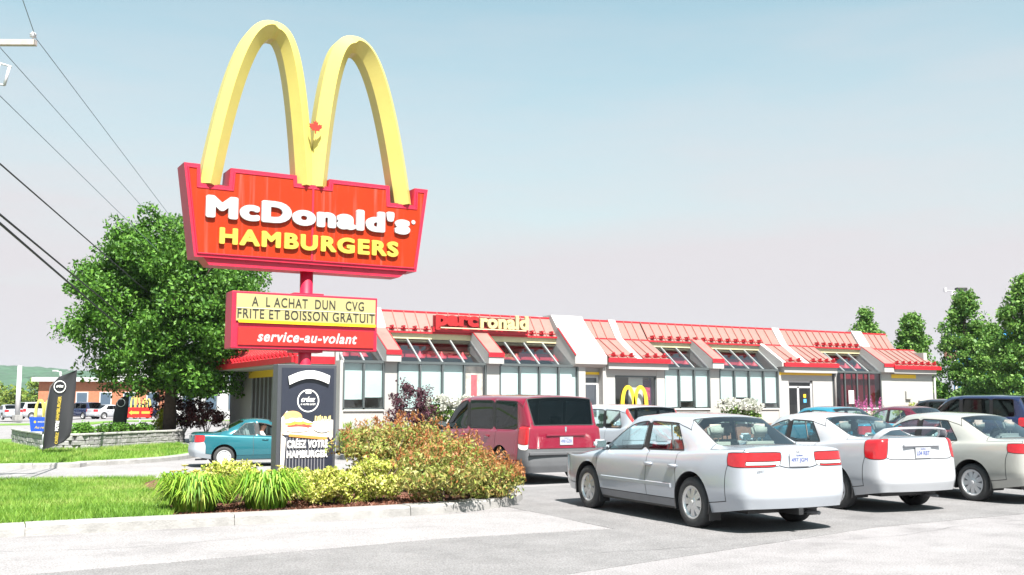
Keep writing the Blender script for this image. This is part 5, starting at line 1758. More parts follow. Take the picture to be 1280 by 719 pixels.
# bank of plants in front of the restaurant
def bank_z(u, v):
    return gz(u, v) + .10 + (.62 - gz(u, v)) * smoothstep(30.4, 32.6, v)
sheet('front_bank', [(12.0, 30.6), (41, 30.6), (42, 32.9), (12.3, 32.9)], 0, MULCH, zf=bank_z)
kerb([(11.8, 32.6), (11.9, 30.45), (42, 30.45)], zf=gz)
PURP = leaf_mat('leaves_barberry', [(.035, .012, .022), (.07, .02, .03), (.10, .03, .05), (.06, .025, .035)], trans=.2)
HYDL = leaf_mat('leaves_hydrangea', [(.08, .18, .03), (.14, .25, .05), (.2, .3, .07)], trans=.25)
HYDF = leaf_mat('petals_white', [(.5, .52, .46), (.56, .56, .52), (.60, .60, .56)], trans=.2)
shrub('purple_shrub', (14.30, 31.5, bank_z(14.3, 31.5)), 1.05, .85, 1.95, PURP, 'dark purple shrub in front of the left window bay', leaf=.075, n=80, per=75, rad=.24)
def blooms(rx, ry, h, n, s=.10):
    def f(t):
        for k in range(n):
            a = random.uniform(0, 6.28); q = random.random() ** .5
            c = np.array([[math.cos(a) * rx * q, math.sin(a) * ry * q, h * (.62 + .4 * math.sqrt(max(0, 1 - q * q)))]])
            p = rng.normal(size=(60, 3)); p /= np.linalg.norm(p, axis=1, keepdims=True)
            link('flower_head', leaf_mesh('flower_head', c + p * s * random.uniform(.7, 1.1), .085, HYDF, dirs=p, aspect=.9), None, t)
    return f
for u, v, r, h, lab in ((15.75, 32.25, .6, 1.02, 'white hydrangea left of the red minivan, before the window bay'), (16.75, 32.25, .6, 1.02, 'white hydrangea next to the minivan roof, right of the other one'),
                        (28.9, 32.2, .6, .95, 'white hydrangea seen over the silver saloon roof'), (29.9, 32.2, .55, .95, 'white hydrangea over the gap between silver and white saloon')):
    shrub('hydrangea', (u, v, bank_z(u, v)), r, r, h, HYDL, lab, leaf=.10, n=26, per=40, rad=.2, group='white hydrangeas', extra=blooms(r * 1.0, r * 1.0, h * 1.03, 22, .13))
GRASSY = leaf_mat('leaves_feather_grass', [(.16, .28, .03), (.24, .34, .06), (.40, .30, .12)], trans=.3)
shrub('feathery_grass', (12.1, 30.95, bank_z(12.1, 30.95)), .55, .5, .95, GRASSY, 'feathery yellow-green grass clump right of the poster stand', leaf=.16, n=30, per=45, rad=.2, aspect=.12, up=2.0, cat='plant')
LUPF = leaf_mat('petals_pink', [(.42, .08, .26), (.5, .14, .34), (.36, .05, .2)], trans=.2)
for k, (u, v, lab) in enumerate(((36.2, 31.9, 'left clump of tall pink flower spikes before the dark red bay'), (37.0, 31.9, 'right clump of tall pink flower spikes before the dark red bay'))):
    t = shrub('pink_flower_clump', (u, v, bank_z(u, v)), .42, .4, .7, HYDL, lab, leaf=.09, n=16, per=40, rad=.16, cat='plant', group='pink flowers by the restaurant')
    P = []
    for j in range(10):
        x, y = random.uniform(-.4, .4), random.uniform(-.3, .3); hh = random.uniform(.9, 1.35)
        for q in range(50):
            z = random.random(); P.append((x + rng.normal() * .035 * (1.1 - z), y + rng.normal() * .035 * (1.1 - z), hh - .5 + z * .5))
    link('flower_spikes', leaf_mesh('flower_spikes', np.array(P), .05, LUPF, aspect=.8), None, t)['kind'] = 'stuff'
YFL = leaf_mat('petals_yellow_mix', [(.5, .4, .05), (.25, .32, .06), (.3, .38, .08), (.55, .5, .2)], trans=.2)
for k, (u, lab) in enumerate(((38.9, 'yellow flowering plant left of the end wall'), (39.9, 'yellow flowering plant in the middle of the end wall'), (40.9, 'yellow flowering plant at the right of the end wall'))):
    shrub('yellow_flowering_plant', (u, 32.0, bank_z(u, 32.0)), .55, .4, .95, YFL, lab, leaf=.08, n=22, per=45, rad=.18, cat='plant', group='yellow flowers by the end wall')

# hedge below the right-hand trees
HEDGE = leaf_mat('leaves_hedge', [(.04, .11, .02), (.07, .16, .03), (.12, .22, .04)], trans=.2)
for k, (u, v, r, h, lab) in enumerate(((48.5, 38.5, 2.0, 2.6, 'bushy green hedge plant left, below the slim trees'), (47.2, 33.6, 2.1, 2.8, 'bushy green hedge plant in the middle below the tall trees'), (45.6, 28.6, 2.0, 2.6, 'bushy green hedge plant at the right edge'), (51.5, 43.8, 2.0, 3.2, 'bushy green hedge plant behind the restaurant end'))):
    shrub('hedge_shrub', (u, v, 0), r, r, h, HEDGE, lab, leaf=.15, n=60, per=90, rad=.5, group='hedge right of the restaurant')

# ------------------------------------------------------------------ left side: far lawn, stone bed, flags
lawn2 = [(-16, 36.3), (2, 31.6), (4.3, 31.9), (5.9, 32.7), (7.1, 33.8), (8.3, 36), (9.3, 40), (9.7, 46), (9.5, 52), (5, 54), (-16, 52)]
sheet('far_lawn', lawn2, .12, SOIL)
kerb(curve_pts([(-16, 36.0), (2, 31.3), (4.4, 31.6), (6.1, 32.4), (7.35, 33.6), (8.6, 35.9), (9.6, 40), (10.0, 46), (9.8, 52)], 4))
FARLOT = mat('far_asphalt', (.24, .232, .24), .9, var=.1, vscale=.4)
sheet('far_verge', [(-60, 92), (40, 92), (40, 98), (-60, 98)], .05, SOIL, cell=4)
# retaining wall of rough blocks with a cap, holding the tree bed
BLOCK = mat('wall_block_grey', (.27, .265, .27), .9, var=.3, vscale=5, bump=.9, bscale=16)
CAPM = mat('wall_cap_pale', (.36, .355, .35), .85, var=.12, vscale=6)
arc = curve_pts([(3.9, 50), (4.0, 46.5), (4.2, 43.5), (4.35, 41.2), (5.2, 40.3), (6.6, 41.5), (8.2, 43.0), (9.55, 44.3), (10.1, 46)], 4)
wall = empty('retaining_wall', (6.6, 41.5, -.2), 0, 'low grey stone block wall with pale cap round the tree bed', 'wall')
P = [Vector((p[0], p[1], 0)) for p in arc]
dl = [0]
for a, b in zip(P, P[1:]): dl.append(dl[-1] + (b - a).length)
def along(s):
    for i in range(len(dl) - 1):
        if s <= dl[i + 1] or i == len(dl) - 2:
            return P[i].lerp(P[i + 1], (s - dl[i]) / (dl[i + 1] - dl[i])), (P[i + 1] - P[i]).normalized()
for row in range(3):
    s = -.2 * (row % 2)
    while s < dl[-1]:
        ln = random.uniform(.36, .5); mid, t_ = along(max(0, min(dl[-1], s + ln / 2)))
        bm = bmesh.new(); add_box(bm, -ln / 2 + .006, ln / 2 - .006, -.13, .13, 0, .165)
        bmesh.ops.bevel(bm, geom=bm.edges[:], offset=.02, segments=1, affect='EDGES')
        for vv in bm.verts: vv.co += Vector(rng.normal(size=3) * .006)
        bm_obj('block', bm, BLOCK, wall, (mid.x - 6.6 + random.uniform(-.01, .01), mid.y - 41.5, .10 + row * .172), (0, 0, math.atan2(t_.y, t_.x)))
        s += ln
s = 0
while s < dl[-1]:
    mid, t_ = along(min(dl[-1], s + .3))
    box('cap_stone', -.297, .297, -.16, .16, 0, .07, CAPM, wall, .012, (mid.x - 6.6, mid.y - 41.5, .618), (0, 0, math.atan2(t_.y, t_.x)))
    s += .6
bedp = [(p[0] + .05, p[1] + .1) for p in arc] + [(10.2, 50), (6, 51)]
sheet('tree_bed', bedp, .56, MULCH)
prism('tree_bed_fill', [(p[0], p[1]) for p in bedp], 'z', -.3, .33, MULCH)['kind'] = 'structure'
HOST = leaf_mat('leaves_low_green', [(.05, .14, .02), (.09, .22, .03), (.14, .3, .04)], trans=.3)
YSH = leaf_mat('leaves_golden', [(.3, .34, .02), (.42, .42, .03), (.2, .3, .03)], trans=.3)
BURG = leaf_mat('leaves_burgundy', [(.06, .012, .016), (.10, .02, .025), (.05, .02, .02), (.14, .04, .04)], trans=.2)
SMOKE = leaf_mat('leaves_smoke_brown', [(.10, .06, .06), (.14, .09, .08), (.07, .04, .045)], trans=.2)
for u, v, r, h, mm, lab in ((5.6, 42.2, .4, .45, HOST, 'small low green plant at the left end of the stone bed'), (6.9, 43.4, .75, .42, HOST, 'low green shrub under the tree, left of its trunk'), (8.1, 44.4, .75, .42, HOST, 'low green shrub under the tree, beside its trunk'),
                            (9.55, 46.6, .55, 1.0, YSH, 'golden yellow shrub right of the tree trunk'), (10.4, 46.9, 1.2, 1.6, BURG, 'burgundy shrub behind the teal car, left one'), (11.0, 45.4, 1.0, 1.35, BURG, 'burgundy shrub behind the teal car, right one'), (10.0, 48.6, 1.2, 2.3, SMOKE, 'brown smoky bush behind the tree trunk')):
    shrub('bed_shrub', (u, v, .33), r, r, h, mm, lab, leaf=.10, n=36, per=75, rad=.26, group='shrubs in the tree bed')

# grass blades
def grass(name, poly, n, h, off, label_m, parent=None):
    us = [p[0] for p in poly]; vs = [p[1] for p in poly]
    pts = np.stack([rng.uniform(min(us), max(us), n * 3), rng.uniform(min(vs), max(vs), n * 3)], 1)
    ins = np.zeros(len(pts), bool)
    for (x0, y0), (x1, y1) in zip(poly, poly[1:] + poly[:1]):
        if y0 == y1: continue
        c = ((pts[:, 1] >= min(y0, y1)) & (pts[:, 1] < max(y0, y1)))
        ins ^= c & (pts[:, 0] < x0 + (pts[:, 1] - y0) / (y1 - y0) * (x1 - x0))
    pts = pts[ins][:n]; N = len(pts)
    z = np.array([gz(a, b) for a, b in pts]) + off
    a = rng.uniform(0, 6.28, N); hh = h * rng.uniform(.5, 1.3, N); lean = rng.normal(size=(N, 2)) * .5
    s = np.stack([np.cos(a), np.sin(a), np.zeros(N)], 1) * (h * .07)
    b = np.concatenate([pts, z[:, None]], 1)
    tip = b + np.concatenate([lean * hh[:, None], hh[:, None]], 1)
    V = np.stack([b - s, b + s, tip], 1).reshape(-1, 3)
    me = bpy.data.meshes.new(name)
    me.vertices.add(3 * N); me.vertices.foreach_set('co', V.astype(np.float32).ravel())
    me.loops.add(3 * N); me.loops.foreach_set('vertex_index', np.arange(3 * N, dtype=np.int32))
    me.polygons.add(N); me.polygons.foreach_set('loop_start', np.arange(0, 3 * N, 3, dtype=np.int32))
    me.update(); me.validate(); me.materials.append(label_m)
    o = link(name, me, None, parent); o['kind'] = 'stuff'
    return o
GRS = leaf_mat('grass_blades', [(.09, .19, .02), (.13, .26, .03), (.19, .32, .04), (.33, .38, .12)], trans=.3, patch=.7)
tag(grass('grass', [(-2.5, 14.1), (3.0, 13.95), (3.5, 17), (3.8, 20), (4.2, 22.5), (4.8, 24.2), (2.4, 25.0), (-2.5, 26.6)], 110000, .09, .115, GRS), 'short green lawn grass beside the planting bed', 'grass')
tag(grass('grass', [(-2, 33), (2, 31.7), (4.3, 32.0), (5.8, 32.8), (7, 34), (8.2, 36.2), (9.2, 40), (9.5, 44), (5.4, 40), (4, 41), (3.6, 46), (2.5, 52), (-2, 52)], 60000, .12, .12, GRS), 'green grass on the verge before the stone wall', 'grass')
CHIP = leaf_mat('mulch_chips', [(.10, .04, .025), (.17, .07, .045), (.22, .10, .07), (.07, .03, .02)], trans=0)
pp = np.array([(random.uniform(3.0, 7.2), random.uniform(13.9, 15.4), 0) for _ in range(5000)])
pp[:, 2] = .115
o = link('mulch_chips', leaf_mesh('mulch_chips', pp, .05, CHIP, up=0, aspect=.35), None); tag(o, 'loose reddish bark chips on the planting bed', 'mulch', kind='stuff')
# ------------------------------------------------------------------ flags, small signs, poles, wires
FLAGM = mat('flag_black', (.018, .018, .024), .7, bump=.1)
def feather_flag(loc, h, rz, label, lean, text):
    t = empty('feather_flag', loc, rz, label, 'flag', 'feather flags on the verge')
    tube('flag_pole', [(0, 0, 0), (lean * .17, 0, h * .5), (lean * .3 + .08, 0, h * .8), (lean * .33 + .4, 0, h * .94), (lean * .35 + .72, 0, h)], [.02, .018, .014, .01, .008], GREYPL, t, 6)
    # sail: outline from the pole out, gently waved, thin but solid
    rows = []
    bm = bmesh.new()
    for i in range(15):
        s = i / 14
        z = h * (.06 + .93 * s)
        w0 = .92 * h / 2.8
        cut = w0 * .93 * (1 - math.sqrt(max(0, 1 - max(0, (s - .60) / .40) ** 2)))
        x0 = .02 + cut
        wd = w0 * (1.0 if s > .16 else .25 + .75 * math.sqrt(s / .16)) - cut
        row = []
        for side in (-.006, .006):
            for j in range(5):
                x = x0 + wd * j / 4 * .98 + lean * .35 * s * (1.0)
                y = .05 * math.sin(j * 1.1 + s * 5) * (j / 4) + side
                row.append(bm.verts.new((x, y, z + .04 * (j / 4))))
        rows.append(row)
    for a, b in zip(rows, rows[1:]):
        for j in range(4):
            bm.faces.new((a[j], a[j + 1], b[j + 1], b[j])); bm.faces.new((a[5 + j], b[5 + j], b[6 + j], a[6 + j]))
        bm.faces.new((a[0], b[0], b[5], a[5])); bm.faces.new((a[4], a[9], b[9], b[4]))
    bmesh.ops.recalc_face_normals(bm, faces=bm.faces)
    sail = bm_obj('sail', bm, FLAGM, t, smooth=True)
    cx = .36 * h / 2.8 + lean * .33
    bm = bmesh.new(); add_lathe(bm, [(.20, 0), (.175, 0)], 28, 'y', Matrix.Translation((cx + .06, -.06, h * .80)))
    bm_obj('logo_ring', bm, PW, sail)
    if text:
        bold_letters('créez', PW, sail, (cx - .06, -.06, h * .79), .24, .09, depth=.002, grow=.03, shear=.3, split=False, name='flag_text', res=.025)
        for tx, mm, z0, ln in (('HAMBURGER', LYEL, h * .40, .78), ('VOTRE', PW, h * .27, .34), ('CRÉEZ', LYEL, h * .12, .38)):
            bold_letters(tx, mm, sail, (cx + .07 + .05 * (z0 / h), -.075, z0), ln, .115, depth=.002, grow=.03, rot=(0, R(-86), 0), split=False, name='flag_text', res=.025)
    return t
feather_flag((3.75, 37.2, -.08), 2.75, R(-30), 'black feather flag with white round logo and yellow lettering on the lawn', .22, True)
feather_flag((8.35, 52.9, .0), 2.0, R(-30), 'distant black feather flag seen left of the tree trunk', .22, False)

SBLUE = mat('sign_blue', (.012, .06, .38), .45)
GALV = mat('galvanised_steel', (.33, .34, .36), .45, .5)
def arch_sign(name, loc, w_, panel_h, z0, m, label, arches, rz=R(-30)):
    t = empty(name, loc, rz, label, 'sign')
    tube('post', [(0, .05, -.05), (0, .05, z0 + .05)], .045, GALV, t, 10)
    pl_ = prism('panel', [(-w_ / 2 + .07, z0), (w_ / 2 - .07, z0), (w_ / 2, z0 + panel_h), (-w_ / 2, z0 + panel_h)], 'y', -.05, .05, m, t)
    for a, b, hh in arches:
        arch_print(a, b, z0 + panel_h, z0 + panel_h + hh, -.03, 'sign_arch', YEL, t, .09, .06)
    return t, pl_
bs, bp = arch_sign('blue_sign', (3.95, 39.4, -.08), .95, .50, .68, SBLUE, 'small blue sign on a grey post with yellow arches, behind the black flag', ((-.33, .36, .62),))
letters('MERCI', LWHITE, bp, (-.17, -.053, .98), split=False, name='sign_text', width=.36, height=.06, extrude=.001, offset=.015)
letters('Au revoir', LYEL, bp, (-.28, -.053, .78), split=False, name='sign_text', width=.56, height=.09, extrude=.001, offset=.015, shear=.2)
bm = bmesh.new(); add_lathe(bm, [(.045, 0), (.001, 0)], 10, 'y', Matrix.Translation((-.27, -.054, 1.01))); bm_obj('sun_mark', bm, LYEL, bp)
tube('post_base', [(0, .05, 0), (0, .05, .22)], .10, GALV, bs, 12)
rs2, rp2 = arch_sign('direction_sign', (10.98, 60.6, 0), 1.5, .56, .78, BRED, 'small red direction sign with two pairs of yellow arches and an arrow', ((-.55, .02, .62), (.12, .62, .5)))
prism('arrow', [(-.6, 1.05), (-.42, 1.18), (-.42, 1.12), (-.02, 1.12), (-.02, .98), (-.42, .98), (-.42, .92)], 'y', -.06, -.0505, LYEL, rp2)
prism('lettering_bar', [(.12, .99), (.58, .99), (.58, 1.12), (.12, 1.12)], 'y', -.06, -.0505, LYEL, rp2)
# drive-through order sign left of the building
t = empty('menu_sign', (16.7, 59.6, 0), R(-30), 'small cream and red sign left of the restaurant, seen over the teal car', 'sign')
tube('post', [(0, .04, 0), (0, .04, 3.0)], .12, mat('post_tan', (.4, .33, .26), .7), t, 10)
box('panel', -.6, .6, -.08, .0, 1.45, 2.0, CREAM, t, .01); box('panel_trim', -.62, .62, -.07, -.01, 1.40, 1.45, BRED, t)

# utility pole just left of the picture, its crossarm and cut-out reach in
WOODP = mat('pole_wood', (.24, .19, .15), .9, var=.25, vscale=6, bump=.5, bscale=20)
CERAM = mat('insulator_grey', (.5, .5, .52), .35)
ARMW = mat('crossarm_wood', (.38, .33, .31), .9, var=.15, vscale=8)
up = empty('utility_pole', (.30, 24.05, 0), 0, 'wooden utility pole whose crossarm reaches in at the top left corner', 'pole')
tube('pole', [(0, 0, -.2), (0, 0, 9.75)], [.17, .12], WOODP, up, 12)
dirn = Vector((1.81 - .30, 23.2 - 24.05, 0)); ang = math.atan2(dirn.y, dirn.x)
box('crossarm', -1.73, 1.73, -.06, .06, -.06, .06, ARMW, up, .008, (0, -.13, 9.08), (0, 0, ang))
for s in (1.66, .75, -1.66):
    p = Vector((math.cos(ang) * s, math.sin(ang) * s - .13, 9.14))
    bm = bmesh.new(); add_lathe(bm, [(.018, 0), (.018, .06), (.07, .07), (.045, .10), (.075, .12), (.03, .17), (.001, .18)], 12, 'z')
    bm_obj('insulator', bm, CERAM, up, p, smooth=True)
tube('arm_brace', [(0, -.13, 8.5), (math.cos(ang) * .8, math.sin(ang) * .8 - .13, 9.03)], .02, GALV, up, 6)
co_ = Vector((1.26 - .30, 23.5 - 24.05, 0))
cu_ = bmesh.new()
add_tube(cu_, [co_ + Vector((-.12, 0, 8.65)), co_ + Vector((-.20, 0, 8.2))], .055, 10)
add_tube(cu_, [co_ + Vector((.10, 0, 8.62)), co_ + Vector((.02, 0, 8.2))], .03, 8)
add_tube(cu_, [co_ + Vector((-.10, 0, 8.66)), co_ + Vector((.14, 0, 8.62))], .02, 6)
add_tube(cu_, [co_ + Vector((-.2, 0, 8.22)), co_ + Vector((.03, 0, 8.2))], .02, 6)
bm_obj('fuse_cutout', cu_, CERAM, up, smooth=True)
tube('cutout_bracket', [(0, 0, 8.45), co_ + Vector((-.15, 0, 8.45))], .025, GALV, up, 6)
WIRE = mat('wire_blue_grey', (.16, .2, .26), .6)
WIREB = mat('cable_black', (.015, .017, .025), .7)
def wire(p, q, r_, m, label, ext0=1.0, ext1=1.6, sag=.0, name='overhead_wire'):
    p, q = Vector(p), Vector(q)
    d = q - p
    path = []
    for s in np.linspace(-ext0, 1 + ext1, 40):
        path.append(p + d * s)
    o = tube(name, path, r_, m, None, 6)
    tag(o, label, 'wire', 'overhead wires')
wire((1.81, 23.2, 9.22), (7.66, 39.92, 9.12), .009, WIRE, 'thin high wire running from the crossarm end away behind the tree', 0, 1.6)
wire((1.81, 23.2, 9.22), (1.00, 19.4, 9.35), .009, WIRE, 'thin high wire from the crossarm end up out of the picture', 0, 6)
wire((1.27, 24.09, 9.1), (6.8, 39.95, 9.15), .009, WIRE, 'thin high wire second from the right, passing the fuse cut-out', 1.0, 1.6)
wire((1.22, 23.55, 7.97), (5.08, 34.02, 7.77), .009, WIRE, 'thin wire third from the top, over the tree', 1.5, 2.5)
wire((1.22, 22.39, 6.29), (3.71, 30.19, 6.22), .017, WIREB, 'blue-black cable fourth from the top, ending behind the tree', 2.5, 3)
wire((1.20, 21.24, 5.09), (3.01, 28.05, 5.07), .022, WIREB, 'upper of the two thick black cables at the left edge', 2.6, 3)
wire((1.20, 21.24, 4.93), (3.01, 28.05, 4.80), .026, WIREB, 'lower and thickest of the black cables at the left edge', 2.6, 3)

# ------------------------------------------------------------------ far left: lot with cars, lamp posts, buildings, trees, hill
POLEW = mat('lamp_post_white', (.5, .48, .5), .6)
t = empty('lamp_post', (8.3, 104.9, 0), R(20), 'white lamp post standing before the far parking lot', 'lamp post', 'lamp posts')
tube('post', [(0, 0, 0), (0, 0, 5.0)], [.24, .18], POLEW, t, 10); box('base', -.35, .35, -.35, .35, 0, .5, CONC, t, .03)
t = empty('lamp_post', (13.4, 119.3, 0), R(-60), 'slender lamp post with a side arm, left of the brick building', 'lamp post', 'lamp posts')
tube('post', [(0, 0, 0), (0, 0, 4.9)], .09, POLEW, t, 8); tube('arm', [(0, 0, 4.85), (-.8, 0, 5.0)], .05, POLEW, t, 6); box('lamp_head', -1.2, -.6, -.15, .15, 4.93, 5.08, POLEW, t, .02)
t = empty('lamp_post', (65.4, 48.8, 0), R(-30), 'tall lamp post with dark floodlight above the right-hand trees', 'lamp post', 'lamp posts')
tube('post', [(0, 0, 0), (0, 0, 9.7)], .06, POLEW, t, 8); tube('arm', [(-.5, 0, 9.75), (.7, 0, 9.72)], .04, POLEW, t, 6); box('lamp_head', .25, 1.0, -.25, .25, 9.74, 9.98, BLACKP, t, .04)
box('lamp_head', -.62, -.45, -.1, .1, 9.65, 9.95, POLEW, t, .02)

def far_car(i, loc, rz, pm, kind, label):
    S = hatch_spec(L=4.5, W=.9, H=1.7, zb=1.02, hood=.98) if kind == 'h' else sedan_spec(L=4.6, W=.87)
    make_car('parked_car', S, loc, rz, pm, label, detail=False, group='cars in the far parking lot', glass=TINTGLASS)
far_car(0, (8.0, 111.5, 0), R(10), LSILV, 's', 'silver car at the far left of the distant parking lot')
far_car(1, (11.0, 113.6, 0), R(-65), WHITE, 'h', 'white tall car right of the white lamp post, far off')
far_car(2, (14.9, 112.6, 0), R(25), NAVY, 'h', 'dark blue tall car seen just right of the flag, far off')
far_car(3, (17.2, 110.9, 0), R(-62), WHITE, 's', 'white car in the far lot, left of the tree trunk')
far_car(4, (20.2, 110.9, 0), R(-62), NAVY, 's', 'dark blue car in the far lot, hidden partly by the tree trunk')

BRICK = mat('far_brick', (.34, .13, .07), .9, var=.15, vscale=3)
FWALL = mat('far_wall_white', (.44, .44, .45), .8, var=.06)
FWIN = mat('far_window', (.06, .09, .13), .2)
b = empty('brick_building', (22.5, 133.0, 0), R(-25), 'low brick building with white roof edge beyond the far parking lot', 'building')
box('wall', -9, 9, -4, 4, 0, 4.1, BRICK, b); box('roof', -9.6, 9.6, -4.7, 4.6, 4.1, 4.6, FWALL, b); box('roof_block', -3, 7, -2, 3, 4.6, 6.2, FWALL, b)
for k in range(6):
    x = -7.4 + k * 2.7
    wn = box('window', x, x + 1.4, -4.06, -4.01, 1.0, 2.9, FWALL, b); box('pane', x + .12, x + 1.28, -4.075, -4.065, 1.12, 2.78, FWIN, wn)
b = empty('white_building', (29.0, 104.0, 0), R(-28), 'white two-storey building seen between the tree and the restaurant', 'building')
box('wall', -6, 6, -4, 4, 0, 6.0, FWALL, b); box('roof', -6.2, 6.2, -4.2, 4.2, 6.0, 6.3, GREYPL, b)
for r_ in range(2):
    for k in range(5):
        x = -5.2 + k * 2.2
        wn = box('window', x, x + 1.2, -4.06, -4.01, .9 + r_ * 2.7, 2.5 + r_ * 2.7, GREYPL, b); box('pane', x + .1, x + 1.1, -4.075, -4.065, 1.0 + r_ * 2.7, 2.4 + r_ * 2.7, FWIN, wn)
b = empty('blue_building', (100.0, 71.0, 0), R(-30), 'bright blue building showing between the right-hand trees', 'building')
box('wall', -1.8, 4.2, -4, 4, 0, 9.2, mat('far_blue', (.03, .25, .55), .6), b); box('roof', -2.0, 4.4, -4.2, 4.2, 9.2, 9.55, FWALL, b)
for k in range(2):
    wn = box('window', -1.2 + k * 2.3, .0 + k * 2.3, -4.06, -4.01, 6.2, 7.8, FWALL, b); box('pane', -1.1 + k * 2.3, -.1 + k * 2.3, -4.075, -4.065, 6.3, 7.7, FWIN, wn)
t = empty('brown_sign', (53.0, 39.6, 0), R(-30), 'small brown board on a post before the slim trees', 'sign')
tube('post', [(0, .05, 0), (0, .05, 4.4)], .06, POLEW, t, 8); box('board', -.65, .65, -.06, .0, 4.2, 4.6, mat('board_brown', (.16, .07, .05), .7), t, .01)

FART = leaf_mat('leaves_far', [(.07, .14, .03), (.12, .2, .03), (.18, .24, .03), (.2, .22, .05)], trans=.2)
for k, (u, v, r, h, lab) in enumerate(((2.5, 155, 5.5, 5.2, 'leftmost rounded tree beyond the far lot'), (8.5, 156, 4.5, 4.6, 'rounded yellow-green tree behind the white lamp post'), (14.0, 152, 4.2, 4.4, 'rounded tree between lamp post and flag'), (20.5, 149, 4.5, 4.8, 'rounded tree just left of the brick building'), (34, 140, 4.5, 5.5, 'rounded tree right of the brick building'))):
    C = clumps(60, ellipsoid(0, 0, h * .52, r, r, h * .5, .3), 1.0, 90)
    tree('far_tree', (u, v, 0), leaf_mesh('crown', C[C[:, 2] > 0], .38, FART, up=.2), .15, h * .7, 4, lab, 'trees beyond the far lot')
C = clumps(26, ellipsoid(0, 0, 1.2, 1.4, 1.4, 1.2, .3), .4, 80)
tree('far_tree', (3.2, 98.5, 0), leaf_mesh('crown', C, .16, GREEN_L), .06, 1.8, 3, 'small round bush at the left edge by the parked cars', 'trees beyond the far lot')

# wooded hill
HILLM = mat('hill_forest', (.03, .075, .04), 1.0, var=.5, vscale=.03)
def hill():
    nu, nv = 260, 60
    V = []; 
    for j in range(nv):
        for i in range(nu):
            u = -900 + i * 10.0; v = 760 + j * 14.0
            s = j / (nv - 1)
            ridge = 37 - .020 * max(0, u) + 7 * math.sin(u * .006 + .8) + 4 * math.sin(u * .017)
            z = ridge * smoothstep(0, .72, s) * (1 - .4 * smoothstep(.75, 1, s)) - 2
            z += (random.random() - .5) * 3.2
            V.append((u + random.uniform(-4, 4), v + random.uniform(-5, 5), z))
    F = [(j * nu + i, j * nu + i + 1, (j + 1) * nu + i + 1, (j + 1) * nu + i) for j in range(nv - 1) for i in range(nu - 1)]
    return py_obj('hills', V, F, HILLM)
tag(hill(), kind='structure')

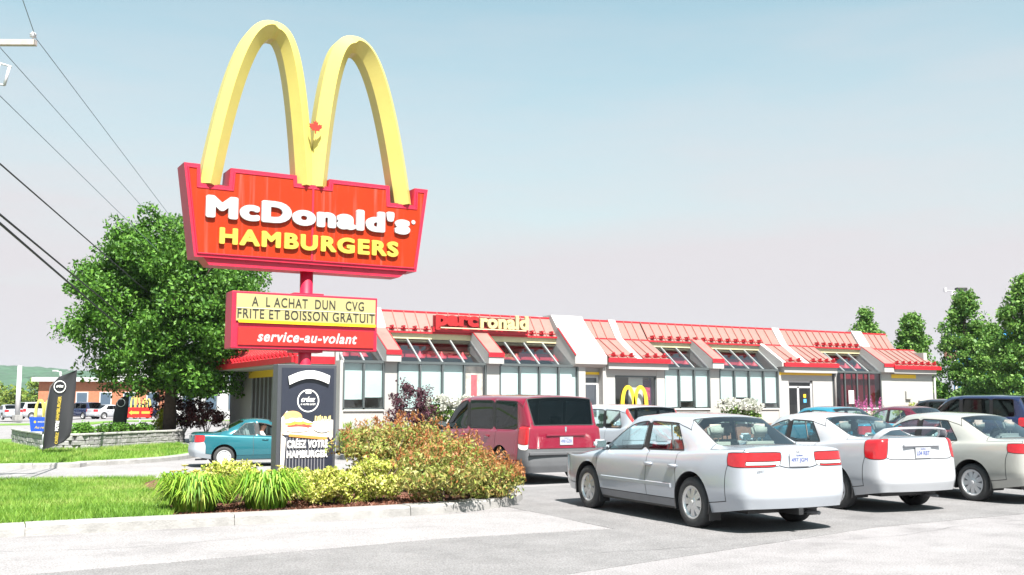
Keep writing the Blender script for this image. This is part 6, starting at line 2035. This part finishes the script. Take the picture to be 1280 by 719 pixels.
# ------------------------------------------------------------------ driver of the teal car
def person(loc, rz, label):
    V = {}; E = []
    def P(n, x, y, z, r_, to=None):
        V[n] = ((x, y, z), r_)
        if to: E.append((to, n))
    P('pelvis', 0, 0, .10, .15); P('waist', 0, -.03, .28, .135, 'pelvis'); P('chest', 0, -.07, .47, .16, 'waist'); P('neck0', 0, -.08, .62, .075, 'chest'); P('neck1', 0, -.06, .68, .055, 'neck0'); P('head0', 0, -.03, .76, .085, 'neck1'); P('head1', 0, -.03, .87, .09, 'head0'); P('nose', 0, .075, .785, .016, 'head0')
    for s, q in ((1, 'r'), (-1, 'l')):
        P('sh' + q, s * .19, -.08, .56, .07, 'chest'); P('el' + q, s * .25, .10, .36, .045, 'sh' + q); P('wr' + q, s * .15, .33, .45, .03, 'el' + q); P('palm' + q, s * .14, .40, .47, .032, 'wr' + q)
        for k in range(4):
            P('f%d%s' % (k, q), s * (.11 + k * .022), .45 + .01 * (k in (1, 2)), .485, .0095, 'palm' + q); P('g%d%s' % (k, q), s * (.11 + k * .022), .48, .455, .0085, 'f%d%s' % (k, q))
        P('t' + q, s * .09, .41, .50, .011, 'palm' + q)
        P('kn' + q, s * .16, .45, .18, .075, 'pelvis'); P('an' + q, s * .16, .72, -.10, .05, 'kn' + q); P('toe' + q, s * .16, .85, -.10, .04, 'an' + q)
    names = list(V); ix = {n: i for i, n in enumerate(names)}
    me = bpy.data.meshes.new('person'); me.from_pydata([V[n][0] for n in names], [(ix[a], ix[b]) for a, b in E], []); me.update()
    ob = bpy.data.objects.new('person', me); COL.objects.link(ob)
    sk = ob.modifiers.new('skin', 'SKIN'); ss = ob.modifiers.new('sub', 'SUBSURF'); ss.levels = 2; ss.render_levels = 2
    for i, n in enumerate(names):
        me.skin_vertices[0].data[i].radius = (V[n][1], V[n][1]); me.skin_vertices[0].data[i].use_root = (n == 'pelvis')
    dg = bpy.context.evaluated_depsgraph_get(); dg.update()
    em = bpy.data.meshes.new_from_object(ob.evaluated_get(dg)); bpy.data.objects.remove(ob)
    sk_ = mat('skin', (.45, .24, .17), .55); sh_ = mat('shirt_pale', (.45, .45, .47), .8); tr_ = mat('trousers_dark', (.04, .05, .09), .8)
    for m in (sk_, sh_, tr_): em.materials.append(m)
    for p in em.polygons:
        z, y, x = p.center.z, p.center.y, abs(p.center.x)
        p.material_index = 0 if (z > .645 or (y > .14 and z > .30 and x < .3 and not (z < .3))) else (2 if z < .24 else 1)
    em.shade_smooth()
    o = link('person', em, None, None, loc, (0, 0, rz)); tag(o, label, 'person')
    bm = bmesh.new(); bmesh.ops.create_icosphere(bm, subdivisions=3, radius=.108)
    for v in bm.verts:
        v.co.y *= 1.08; v.co += v.co.normalized() * .006 * math.sin(v.co.x * 90) * math.sin(v.co.y * 80)
    bmesh.ops.delete(bm, geom=[v for v in bm.verts if v.co.y > .035 and v.co.z < .045 or v.co.z < -.07], context='VERTS')
    bm_obj('hair', bm, mat('hair_dark', (.018, .012, .010), .7), o, (0, -.045, .865), smooth=True)
    for s in (-1, 1):
        bm = bmesh.new(); bmesh.ops.create_uvsphere(bm, u_segments=8, v_segments=6, radius=.012); bm_obj('eye', bm, BLACKP, o, (s * .034, .055, .815))
        bm = bmesh.new(); bmesh.ops.create_uvsphere(bm, u_segments=8, v_segments=6, radius=.03)
        for v in bm.verts: v.co.x *= .4
        bm_obj('ear', bm, sk_, o, (s * .098, -.035, .79))
    box('mouth', -.025, .025, -.004, .004, -.005, .005, mat('lips', (.35, .12, .1), .6), o, loc=(0, .058, .725))
    return o
hd = R(-98); d = Vector((-math.sin(hd), math.cos(hd), 0)); sdv = Vector((math.cos(hd), math.sin(hd), 0))
pp_ = Vector((8.85, 29.7, -.2)) + d * (-.06) + sdv * .42
person((pp_.x, pp_.y, .14), hd, 'person with short dark hair sitting at the open window of the teal car')

# summer haze over the valley
hz = box('haze', -4100, 4100, -700, 5100, -1.5, 75, None)
hz['kind'] = 'stuff'
hm = bpy.data.materials.new('haze'); hm.use_nodes = True
hn = hm.node_tree.nodes; hn.clear()
ho = hn.new('ShaderNodeOutputMaterial'); hv = hn.new('ShaderNodeVolumePrincipled')
hv.inputs['Color'].default_value = (.80, .90, 1, 1); hv.inputs['Density'].default_value = .00012; hv.inputs['Anisotropy'].default_value = .2
hm.node_tree.links.new(hv.outputs[0], ho.inputs['Volume'])
hz.data.materials.append(hm)
tag(hz, 'thin pale summer haze filling the whole place', 'haze')
